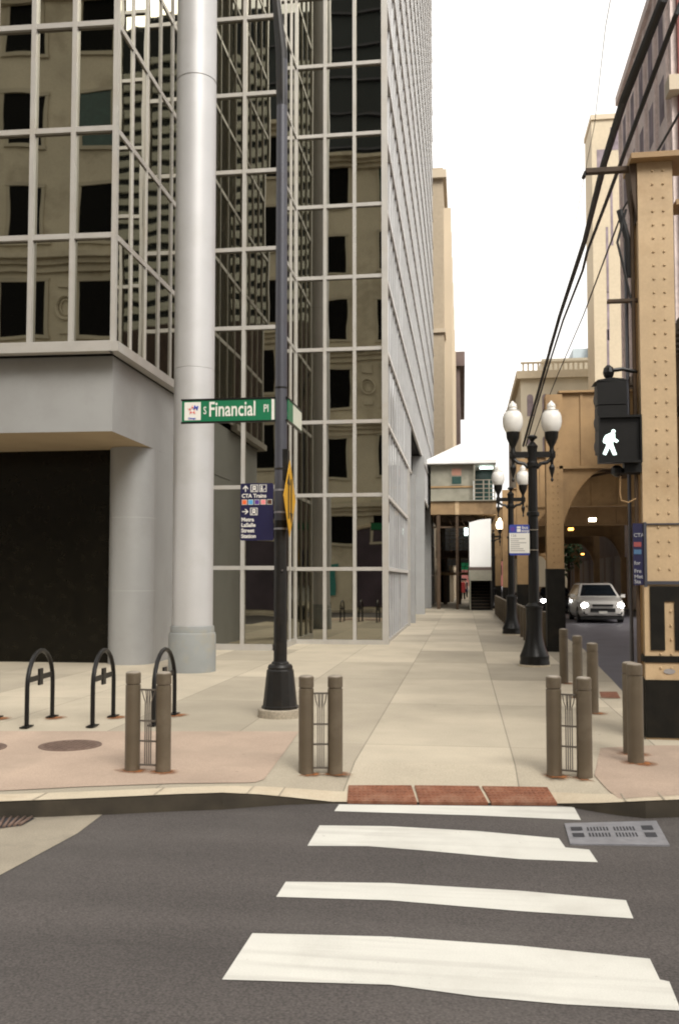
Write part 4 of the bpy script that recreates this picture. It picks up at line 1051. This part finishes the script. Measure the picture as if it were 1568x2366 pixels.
mb.build('arrows', 'black', dia)

# --- acorn lamp posts
lp = thing('lamp_post', 'black twin globe lamp post nearest the camera, with the bus stop sign', 'street lamp', (0,0,0), 'black twin acorn globe lamp posts')
MB().lathe((0,0,0), [(.30,0),(.30,.03),(.27,.04)], 20).build('footing', 'kerb', lp)
MB().lathe((0,0,0), [(.285,.02),(.29,.07),(.275,.13),(.28,.16),(.28,.20),(.262,.24),(.235,.30),(.20,.40),(.172,.52),(.155,.68),(.15,.80),(.16,1.10),(.172,1.12),(.172,1.16),(.13,1.19),(.105,1.22)], 28).build('base', 'black', lp)
MB().lathe((0,0,0), [(.105,1.2),(.097,2.9),(.125,2.92),(.125,2.98),(.093,3.0),(.088,3.85),(.11,3.88),(.11,3.95),(.088,3.98),(.095,4.22),(.11,4.28),(.06,4.34),(.03,4.38),(.06,4.42),(.10,4.44),(.10,4.47),(.05,4.50)], 16).build('shaft', 'black', lp)
mb = MB(); mb.box(-.44,.44,-.045,.045,4.06,4.17)
mb.tube([(-.42,0,4.08),(-.28,0,3.96),(-.16,0,3.94),(-.08,0,3.85)], .036, 8); mb.tube([(.42,0,4.08),(.28,0,3.96),(.16,0,3.94),(.08,0,3.85)], .036, 8)
mb.build('crossarm', 'black', lp)
GL = .375
for s in (-1, 1):
    mb = MB().lathe((s*GL,0,0), [(.012,3.58),(.03,3.62),(.015,3.66),(.028,3.72),(.045,3.78),(.06,3.86),(.03,3.92),(.03,3.98),(.055,4.06),(.06,4.16),(.04,4.22),(.045,4.27),(.09,4.36),(.125,4.44),(.135,4.56),(.11,4.56)], 16)
    h = mb.build('lamp_holder', 'black', lp)
    MB().lathe((s*GL,0,0), [(.12,4.545),(.155,4.59),(.188,4.67),(.200,4.76),(.196,4.85),(.17,4.93),(.125,4.98),(.085,5.0),(.078,5.03),(.088,5.06),(.075,5.11),(.04,5.14),(.02,5.17),(.004,5.18)], 24).build('globe', 'globe', h)
    MB().lathe((s*GL,0,0), [(.14,4.975),(.142,4.99),(.10,5.0)], 20).build('globe_rim', 'globe_low', h)
L1_ = Gz(1236,1541); lp.location = (L1_.x, L1_.y+.2, 0); lp.rotation_euler = (0,0,R(4))
L2_ = Gz(1183,1468)
l2 = dup(lp, (L2_.x, L2_.y+.3, 0), R(4), 'black twin globe lamp post in the middle, behind the nearest one and left of it')
l3 = dup(lp, (PY(1139,1300,53).x, 53.0, 0), R(4), 'farthest black twin globe lamp post, its right globe lit, beside the white stair box')
hs = [c for c in l3.children if c.name.startswith('lamp_holder')]
hs.sort(key=lambda o: max(v.co.x for v in o.data.vertices))
for g in hs[-1].children:
    if g.name.startswith('globe') and 'rim' not in g.name:
        g.data = g.data.copy(); g.data.materials[0] = M['lit']; g['label'] = 'glowing warm white globe'
# bus stop sign on the near lamp
yb_ = L1_.y+.08; b0, b1 = PY(1176,1283,yb_), PY(1222,1212,yb_); W_, hh = b1.x-b0.x, b1.z-b0.z
bus = thing('bus_stop_sign', 'blue and white bus stop sign strapped to the nearest lamp post', 'sign', (b0.x+W_/2, yb_, b0.z))
MB().extr(rrect(b0.x, b1.x, b0.z, b1.z, .03, yb_), (0,.006,0)).build('panel', 'signblue', bus)
n0, n1 = b0, b1; yt = yb_-.002
X_ = lambda u: n0.x+W_*u
Z_ = lambda v: n1.z-hh*v
def nb2(mb, u0, u1, v0, v1, y=yt, th=.0015): mb.box(X_(u0), X_(u1), y, y+th, Z_(v0), Z_(v1))
mb = MB(); nb2(mb, .0, 1, .275, .93); mb.build('route_panel', 'white', bus)
mb = MB(); nb2(mb, .38,.57,.06,.12); nb2(mb, .38,.57,.14,.24); mb.build('bus_symbol', 'white', bus)
MB().extr([(X_(.17)+.045*math.cos(a), yt, Z_(.145)+.045*math.sin(a)) for a in [6.283*i/16 for i in range(16)]], (0,.0015,0)).build('round_symbol', 's_purple', bus)
text('bus', .085, 'lettering', 'white', bus, (X_(.63), yt, Z_(.14)), bold=.001); text('stop', .085, 'lettering', 'white', bus, (X_(.60), yt, Z_(.245)), bold=.001)
text('126', .075, 'lettering', 'inkgrey', bus, (X_(.06), yt-.001, Z_(.40)), bold=.001)
mb = MB()
for k in range(7):
    random.seed(k); nb2(mb, .06, .06+random.uniform(.35,.8), .45+k*.065, .475+k*.065, yt-.001)
mb.build('route_text', 'inkgrey', bus)
for v in (.17,.83): MB().box(b1.x-.02, L1_.x+.09, yb_-.0, yb_+.01, Z_(v)-.006, Z_(v)+.006).build('strap', 'bollardcap', bus)

# --- transit sign on the near column, turned sideways
yk = yN-.05; k0, k1 = PY(1462,1352,yk), PY(1491,1209,yk)
ts = thing('transit_sign', 'narrow navy sign panel on the left side of the near riveted column', 'sign', (k0.x,yk,k0.z))
ang = R(0); MB().box(k0.x, k1.x-.03, yk-.01, yk, k0.z, k1.z).build('panel', 'navy', ts)
MB().box(k1.x-.028, k1.x, yk-.03, yk+.01, k0.z-.02, k1.z+.01).build('edge', 'polegrey', ts)
hh = k1.z-k0.z
for v, c_ in ((.62,'sred_dull'),(.50,'sblue_dull')): MB().box(k0.x+.008, k0.x+.085, yk-.013, yk-.0105, k0.z+hh*v, k0.z+hh*(v+.075)).build('line_square', c_, ts)
for v, s in ((.78,'CTA'),(.33,'for'),(.20,'Fre'),(.11,'Met'),(.03,'Sta')): text(s, .055, 'lettering', 'ink_dull', ts, (k0.x+.008, yk-.0125, k0.z+hh*v), bold=.001)

# --- traffic signal and pedestrian signal
yq = yN-.05
h0, h1 = PY(1378,1048,yq), PY(1449,878,yq)
tsg = thing('traffic_signal', 'black three section traffic signal head seen from behind, bracketed to the near riveted column', 'traffic light', ((h0.x+h1.x)/2, yq, h0.z))
hd = MB(); W_ = h1.x-h0.x; hs_ = (h1.z-h0.z)/3
for k in range(3):
    z = h0.z+k*hs_; hd.box(h0.x+.012, h1.x-.012, yq, yq+.22, z+.006, z+hs_-.006)
    hd.box(h0.x+.03, h1.x-.03, yq+.02, yq+.2, z-.004, z+.006)
    hd.lathe((0,0,0),[(0,0)],3) if False else None
    n = 14; ctr = Vector(((h0.x+h1.x)/2, yq, z+hs_/2))
hd.build('housing', 'black', tsg)
MB().extr([(h0.x-.02,yq+.0,h1.z-.02),(h1.x-.0,yq,h1.z-.0),(h1.x-.04,yq,h1.z+.02),((h0.x+h1.x)/2,yq,h1.z+.035),(h0.x+.02,yq,h1.z+.012)], (0,.22,0)).build('top_cap', 'black', tsg)
for k in range(3):
    z = h0.z+(k+.5)*hs_
    mb = MB(); n = 16; cx_ = (h0.x+h1.x)/2; 
    mb.loft([[Vector((cx_+W_*.42*math.cos(a), y_, z+W_*.42*math.sin(a))) for a in [math.pi*(-.15+1.3*i/n) for i in range(n+1)]] for y_ in (yq+.22, yq+.42)], True, False)
    mb.build('visor', 'black', tsg)
kb = PY(1408,852,yq); 
mb = MB().lathe((kb.x,yq+.1,kb.z), [(.02,-.10),(.05,-.06),(.06,-.02),(.05,.03),(.02,.06)], 12); mb.tube([(kb.x,yq+.1,kb.z),(PY(1440,850,yq).x,yq+.1,kb.z+.015),(x_n-.02,yq+.15,kb.z-.01)], .022)
mb.build('mounting_arm', 'black', tsg)
r0, r1 = PY(1384,1068,yq-.12), PY(1477,962,yq-.12)
ped = thing('pedestrian_signal', 'black pedestrian signal box showing a lit white walking figure', 'pedestrian signal', ((r0.x+r1.x)/2, yq-.1, r0.z))
yp = yq-.12; W_, hh = r1.x-r0.x, r1.z-r0.z
bxm = MB().box(r0.x, r1.x, yp, yp+.16, r0.z, r1.z)
bxm.box(r0.x-.012, r1.x+.012, yp-.05, yp+.0, r1.z-.012, r1.z+.012); bxm.box(r0.x-.012, r1.x+.012, yp-.05, yp+.0, r0.z-.012, r0.z+.012)
bxm.box(r0.x-.012, r0.x+.006, yp-.05, yp, r0.z+.012, r1.z-.012); bxm.box(r1.x-.006, r1.x+.012, yp-.05, yp, r0.z+.012, r1.z-.012)
bxm.build('housing', 'black', ped)
# walking figure
zz = lambda x, y: (x_fig(x), yp-.006, z_fig(y))
def x_fig(x): return r0.x+W_*((1384+0)*0 + (x-365)/(1040-365))
def z_fig(y): return r1.z-hh*((y-985)/(1640-985))
mb = MB()
c_ = Vector((x_fig(600),yp-.006,z_fig(1195))); mb.extr([c_+Vector((.020*math.cos(a),0,.020*math.sin(a))) for a in [6.283*i/12 for i in range(12)]], (0,.004,0))
for poly in ([(560,1215),(470,1250),(440,1290),(425,1340),(440,1365),(475,1365),(480,1400),(420,1520),(470,1540),(535,1425),(590,1540),(650,1535),(590,1385),(590,1335),(650,1360),(685,1335),(625,1295),(625,1230)],):
    mb.extr([zz(*p) for p in poly], (0,.004,0))
mb.build('walk_figure', 'walkman', ped)
mb = MB(); s0 = PY(1420,1090,yq); mb.lathe((s0.x+.02,yq+.02,s0.z), [(.02,-.05),(.06,-.02),(.06,.04),(.03,.07)], 12); mb.tube([(s0.x+.02,yq+.02,s0.z+.01),(x_n-.02,yq+.1,s0.z+.01)], .035)
mb.box(PY(1440,1080,yq).x, x_n-.02, yq-.03, yq+.1, s0.z-.01, s0.z+.09); mb.build('lower_bracket', 'black', ped)
MB().tube([PY(1432,1100,yq), PY(1431,1140,yq), PY(1434,1156,yq), PY(1450,1161,yq), PY(1468,1152,yq)], .008).build('conduit_loop', 'tan', ped)

# --- overhead cables
def cable(pts, rad, label, wob=0.):
    P_ = [PY(px, py, y) for px, py, y in pts]
    out = []
    for a, b in zip(P_, P_[1:]):
        for k in range(5): out.append(a.lerp(b, k/5))
    out.append(P_[-1])
    return tag(MB().tube(out, rad, 8).build('overhead_cable', 'cable'), label, 'cable', 'overhead cables above the sidewalk')
def Ys(py): return 9.2 + max(0, 1-max(0,(1010-py))/1010.)**2.2*30
def cb(pxs, rad, label): return cable([(x, y, Ys(y)) for x, y in pxs], rad, label)
cb([(1572,-110),(1530,0),(1440,230),(1395,375),(1350,555),(1292,730),(1258,850),(1230,950),(1208,1030)], .049, 'thickest black overhead cable, crossing the sky diagonally from the top right')
cb([(1640,-150),(1562,30),(1480,250),(1398,470),(1356,580),(1345,625),(1300,740),(1265,850),(1236,950),(1214,1030)], .029, 'second black overhead cable, just right of the thickest one')
cb([(1700,50),(1568,262),(1500,380),(1440,480),(1380,640),(1346,730),(1290,860),(1252,955),(1225,1030)], .016, 'lowest thin black cable, passing in front of the riveted column top')
cb([(1420,-60),(1398,60),(1372,290),(1348,410),(1320,560),(1270,790),(1240,930),(1215,1020)], .004, 'hairline cable through the open sky, left of the thick ones')

# ================================================================== CARS
def make_car(label, paint, loc, sedan=False, lights=True):
    t = thing('parked_car' if False else 'car', label, 'car', (0,0,0))
    def ring(y, w_, z0, z1, c=.12):
        return [Vector((x*w_, y, z)) for x, z in ((-1,z0+c),(-.93,z0),(.93,z0),(1,z0+c),(1,z1-c*1.2),(.90,z1),(-.90,z1),(-1,z1-c*1.2))]
    H = 1.0 if not sedan else .92
    b = MB().loft([ring(-2.32,.70,.42,.80*H), ring(-2.24,.84,.32,.92*H), ring(-2.0,.90,.26,.98*H), ring(-1.15,.93,.24,1.08*H), ring(0,.94,.24,1.10*H), ring(1.6,.93,.24,1.12*H), ring(2.2,.88,.32,1.10*H), ring(2.32,.78,.40,1.0*H)], True)
    bo = b.build('body', paint, t)
    zc = 1.60 if not sedan else 1.36
    yb2, yt2 = (-1.15, -.45), (2.15, 1.7)
    zl = 1.07*H
    cab = MB()
    lo = [(-.86,-1.15,zl),(.86,-1.15,zl),(.90,2.15,zl),(-.90,2.15,zl)]; hi = [(-.66,-.42,zc),(.66,-.42,zc),(.68,1.75,zc),(-.68,1.75,zc)]
    mid = [(-.58,-.30,zc+.04),(.58,-.30,zc+.04),(.6,1.6,zc+.04),(-.6,1.6,zc+.04)]
    cab.loft([[Vector(p) for p in r_] for r_ in (lo, hi, mid)]); cab.build('cabin', paint, t)
    L_ = [Vector(p) for p in lo]; Hh_ = [Vector(p) for p in hi]
    def win(a, b, c, d, nm, ins=.06, out=.012):
        n_ = (b-a).cross(d-a).normalized()
        cen = (a+b+c+d)/4
        if n_.dot(cen-Vector((0,.5,1.2))) < 0: n_ = -n_
        def m_(p): return cen+(p-cen)*(1-ins*2)+n_*out
        MB().extr([m_(a), m_(b), m_(c), m_(d)], n_*.004).build(nm, 'carglass', t)
    win(L_[0], L_[1], Hh_[1], Hh_[0], 'windshield')
    win(L_[1], L_[2], Hh_[2], Hh_[1], 'side_window'); win(L_[3], L_[0], Hh_[0], Hh_[3], 'side_window'); win(L_[2], L_[3], Hh_[3], Hh_[2], 'rear_window')
    MB().box(-.42,.42,-2.345,-2.30,.70*H,.78*H).build('upper_grille', 'rubber', t)
    MB().box(-.50,.50,-2.36,-2.28,.46,.62).build('lower_grille', 'rubber', t)
    MB().box(-.40,.40,-2.355,-2.345,.635*H+.02,.665*H+.02).build('chrome_bar', 'chrome', t)
    MB().box(-.17,.17,-2.375,-2.362,.40,.50).build('number_plate', 'white', t)
    MB().box(-.86,.86,-2.22,2.25,.16,.27).build('underbody', 'rubber', t)
    for s in (-1, 1):
        MB().loft([[Vector((s*.70,-2.27,.74*H))+Vector((rr*1.25*math.cos(a),dy,rr*.8*math.sin(a))) for a in [6.283*i/14 for i in range(14)]] for rr, dy in ((.13,.06),(.125,-.04),(.06,-.06))], True).build('headlight', 'head' if lights else 'chrome', t)
        MB().loft([[Vector((s*.68,-2.27,.42))+Vector((rr*math.cos(a),dy,rr*.7*math.sin(a))) for a in [6.283*i/12 for i in range(12)]] for rr, dy in ((.12,.05),(.11,-.02))], True).build('fog_lamp_recess', 'rubber', t)
        mm = MB().box(s*.96, s*1.13, -.95, -.83, 1.04*H, 1.18*H); mm.bar((s*.88,-.9,1.08*H),(s*.98,-.9,1.09*H),.03); mm.build('mirror', paint, t)
        if not sedan: MB().bar((s*.60,-.2,zc+.075),(s*.60,1.5,zc+.075),.018).build('roof_rail', 'chrome', t)
        for y in (-1.42, 1.42):
            wh = MB(); n = 20
            def rg(r_, x): return [Vector((x, y+r_*math.cos(a), .34+r_*math.sin(a))) for a in [6.283*i/n for i in range(n)]]
            wh.loft([rg(.24,s*.72), rg(.34,s*.74), rg(.34,s*.93), rg(.24,s*.95)], True)
            wo_ = wh.build('wheel', 'rubber', t); MB().loft([rg(.23,s*.90), rg(.22,s*.955), rg(.06,s*.94)], True).build('rim', 'chrome', wo_)
    t.location = loc; return t
cp = Gz(1391, 1440, ZR)
make_car('silver SUV driving toward the camera under the railway with its headlights on', 'silver', (cp.x, cp.y+2.2, ZR))
cp2 = PY(1286,1400,50)
c2 = make_car('dark car farther back, half hidden behind the second riveted column, one headlight showing', 'darkcar', (cp2.x, 52, ZR), sedan=True)
for ch in c2.children:
    if ch.name.startswith('headlight') and max(v.co.x for v in ch.data.vertices) > 0:
        ch.data.materials[0] = M['amber']; ch['label'] = 'amber glowing headlight'
# distant street: signals, trees
for k, (px, py, y, m_) in enumerate(((1337,1345,90,'redl'),(1335,1285,90,'amber'),(1372,1278,100,'amber'),(1404,1372,80,'tube'))):
    p = PY(px, py, y)
    lab = ('distant hanging red traffic light above the silver SUV roof','distant amber lamp on a pole left of the silver SUV roof','distant amber street lamp above the silver SUV','slanted bright blue white tube light right of the silver SUV')[k]
    t = thing('distant_lamp', lab, 'light', (p.x,y,0))
    MB().lathe((p.x,y,p.z), [(.05,-.25),(.16,-.15),(.2,0),(.16,.15),(.05,.25)], 10).build('lamp', m_, t)
    MB().bar((p.x+.35,y+.2,ZR),(p.x+.35,y+.2,p.z+.3),.06).build('pole', 'dark', t)
    MB().bar((p.x+.35,y+.2,p.z+.26),(p.x,y+.05,p.z+.22),.04).build('arm', 'dark', t)
def tree(x, y, h, label):
    t = thing('tree', label, 'tree', (x,y,0), 'small trees far down the street')
    MB().tube([(x,y,-.1),(x+.1,y,h*.4),(x-.05,y,h*.8)], [.16,.11,.04], 8).build('trunk', 'bark', t)
    mb = MB(); random.seed(int(x*10+y))
    for k in range(420):
        a, b = random.uniform(0,6.28), random.gauss(0,.45)
        rr = random.uniform(.2,1.0)*h*.24*(1-.4*abs(b)); c_ = Vector((x+rr*math.cos(a), y+rr*math.sin(a), h*.66+b*h*.28))
        u = Vector((random.uniform(-1,1),random.uniform(-1,1),random.uniform(-1,1))).normalized(); v = u.orthogonal(); s = .16
        mb.add([c_-u*s, c_+v*s*.6, c_+u*s, c_-v*s*.6], [(0,1,2,3)])
    mb.build('crown', 'leaf', t)
p = PY(1312,1400,80); tree(p.x, 80, 6.0, 'slender green tree left of the silver SUV, far down the street')
p = PY(1395,1400,120); tree(p.x, 120, 7.5, 'hazy green tree behind the silver SUV, farthest down the street')

# ================================================================== PERSON (far away)
def person(px, py, y, label, top, leg):
    g = Gz(px, py); x = PY(px, py, y).x
    t = thing('person', label, 'person', (0,0,0))
    me = bpy.data.meshes.new('body')
    vs = [(0,0,.95),(0,0,1.2),(0,0,1.42),(0,-.01,1.52),(0,-.02,1.64),(0,-.01,1.74),
          (-.10,0,.9),(-.11,-.08,.5),(-.12,.02,.08),(-.12,-.14,.03),(.10,0,.9),(.11,.10,.5),(.12,.22,.10),(.12,.08,.04),
          (-.19,0,1.40),(-.24,.04,1.12),(-.24,-.08,.88),(.19,0,1.40),(.24,-.03,1.12),(.23,-.16,.90)]
    es = [(0,1),(1,2),(2,3),(3,4),(4,5),(0,6),(6,7),(7,8),(8,9),(0,10),(10,11),(11,12),(12,13),(2,14),(14,15),(15,16),(2,17),(17,18),(18,19)]
    rs = [.15,.14,.15,.06,.10,.06,.10,.07,.045,.04,.10,.07,.045,.04,.07,.045,.035,.07,.045,.035]
    me.from_pydata(vs, es, []); ob = bpy.data.objects.new('body', me); COL.objects.link(ob); ob.parent = t
    sk = ob.modifiers.new('Skin', 'SKIN')
    for v, r_ in zip(me.skin_vertices[0].data, rs): v.radius = (r_, r_)
    me.skin_vertices[0].data[0].use_root = True
    ob.modifiers.new('Sub', 'SUBSURF').levels = 1; ob.modifiers['Sub'].render_levels = 1
    me.materials.append(M['skin'])
    MB().lathe((0,-.0,0), [(.20,.62),(.19,1.0),(.185,1.25),(.21,1.40),(.09,1.48)], 12).build('coat', top, t)
    for s, dy in ((-1,-.06),(1,.08)): MB().tube([(s*.10,0,.92),(s*.11,dy,.5),(s*.12,dy*1.6,.10)], [.12,.09,.07], 8).build('trouser_leg', leg, t)
    MB().lathe((0,0,0), [(.10,1.60),(.125,1.68),(.11,1.76),(.05,1.80)], 10).build('hair', 'dark', t)
    t.location = (x, y, 0); return t
person(1069, 1385, 76, 'tiny person in red clothes walking away under the station gallery', 'redcloth', 'dark')
person(1075, 1385, 84, 'tiny person in dark clothes beside the one in red, far under the gallery', 'navy', 'dark')

# ================================================================== ACROSS THE STREET (seen mirrored in the glass)
ob_ = thing('limestone_building', 'beige limestone office building behind the camera, mirrored in the glass panes', 'building', (-20,-9,0))
YO = -6.6
MB().box(-46, -2.6, YO-10, YO, 0, 27.6).build('wall', 'stone', ob_)
wz = [12.0+4.1*k for k in range(-2, 4)]
xw = [-4.2-3.2*i for i in range(12)]
for k, z in enumerate(wz):
    for i, x in enumerate(xw):
        hw_ = .72; hh_ = 2.35
        f = MB().box(x-hw_-.2, x+hw_+.2, YO+.003, YO+.10, z-.18, z-.02); f.box(x-hw_-.18, x+hw_+.18, YO+.003, YO+.08, z+hh_, z+hh_+.16)
        f.box(x-hw_-.16, x-hw_, YO+.003, YO+.06, z-.02, z+hh_); f.box(x+hw_, x+hw_+.16, YO+.003, YO+.06, z-.02, z+hh_)
        if k < 5: fo = f.build('window', 'stone_dk', ob_)
        else: fo = f.build('window', 'stone_dk', ob_)
        MB().box(x-hw_, x+hw_, YO+.002, YO+.012, z-.02, z+hh_).build('pane', 'winteal' if (k, i) in ((5,0),(4,3)) else 'winblk', fo)
for z, d_ in ((10.9,.45),(15.25,.5),(5.9,.6),(27.0,.8)):
    mb = MB(); mb.box(-46.2, -2.4, YO+.003, YO+d_, z, z+.22); mb.box(-46.2, -2.5, YO+.003, YO+d_*.6, z-.22, z-.001); mb.box(-46.2, -2.5, YO+.003, YO+d_*.3, z-.5, z-.221); mb.build('cornice', 'stone', ob_)
for i, x in enumerate(xw):
    c_ = Vector((x-1.6, YO, 13.2)); mb = MB(); n = 20
    mb.tube([c_+Vector((.42*math.cos(a), .05, .52*math.sin(a))) for a in [6.283*j/n for j in range(n+1)]], .075, 6)
    mb.tube([c_+Vector((.26*math.cos(a), .05, .34*math.sin(a))) for a in [6.283*j/n for j in range(n+1)]], .03, 6)
    mb.box(c_.x-.3, c_.x+.3, YO+.003, YO+.08, c_.z+.85, c_.z+1.25); mb.box(c_.x-.25, c_.x+.25, YO+.003, YO+.07, c_.z-1.15, c_.z-.85)
    mb.build('medallion', 'stone', ob_)
for x in [-4.6-6.7*i for i in range(6)]:
    # shop bays with arched heads
    arc = [(x-1.9, YO+.02, 0.1)]+[(x-1.9*math.cos(a), YO+.02, 3.6+1.2*math.sin(a)) for a in [math.pi*j/12 for j in range(13)]]+[(x+1.9, YO+.02, .1)]
    MB().extr(arc, (0,.03,0)).build('shop_window', 'shop', ob_)
    mb = MB(); mb.tube([(x-2.0*math.cos(a), YO+.06, 3.6+1.3*math.sin(a)) for a in [math.pi*j/12 for j in range(13)]], .12, 6); mb.build('arch_trim', 'tanblg2', ob_)
MB().box(-8.4,-7.6, YO+.06, YO+.12, .8, 2.6).build('poster', 'teal', ob_)
t = thing('dark_office_tower', 'dark glass tower behind the limestone building, mirrored high in the panes', 'building', (-20,-25,0))
MB().box(-50, -1, -40, -18, 0, 75).build('wall', 'zdark', t)
mb = MB()
for k in range(18): mb.box(-50, -1, -17.99, -17.8, 28+k*2.6, 28.15+k*2.6)
mb.build('sill_band', 'polegrey', t)
t = thing('striped_tower', 'striped white tower far down the cross street, mirrored in the side glass', 'building', (10,-160,0))
MB().box(22, 76, -185, -160, 0, 135).build('wall', 'zdark', t)
MB().box(18, 80, -159, -156, 0, 60).build('base', 'brownblg', t)
for k in range(20): MB().box(21.5, 76.5, -160, -159.4, 61+k*3.2, 62.7+k*3.2).build('floor_band', 'zwhite', t)
t = thing('corner_block', 'brown brick block behind the camera on the right side of the cross street', 'building', (22,-22,0))
MB().box(14, 40, -40, -7, 0, 18).build('wall', 'brownblg', t); win_grid(t, 'x-', -38, -8, 8, 2, 17, 4, .45, .6, 'winblk', at=14)
print('panes', pane_n, 'mull', mull_n, 'tr', tr_n, 'objs', len(bpy.data.objects))
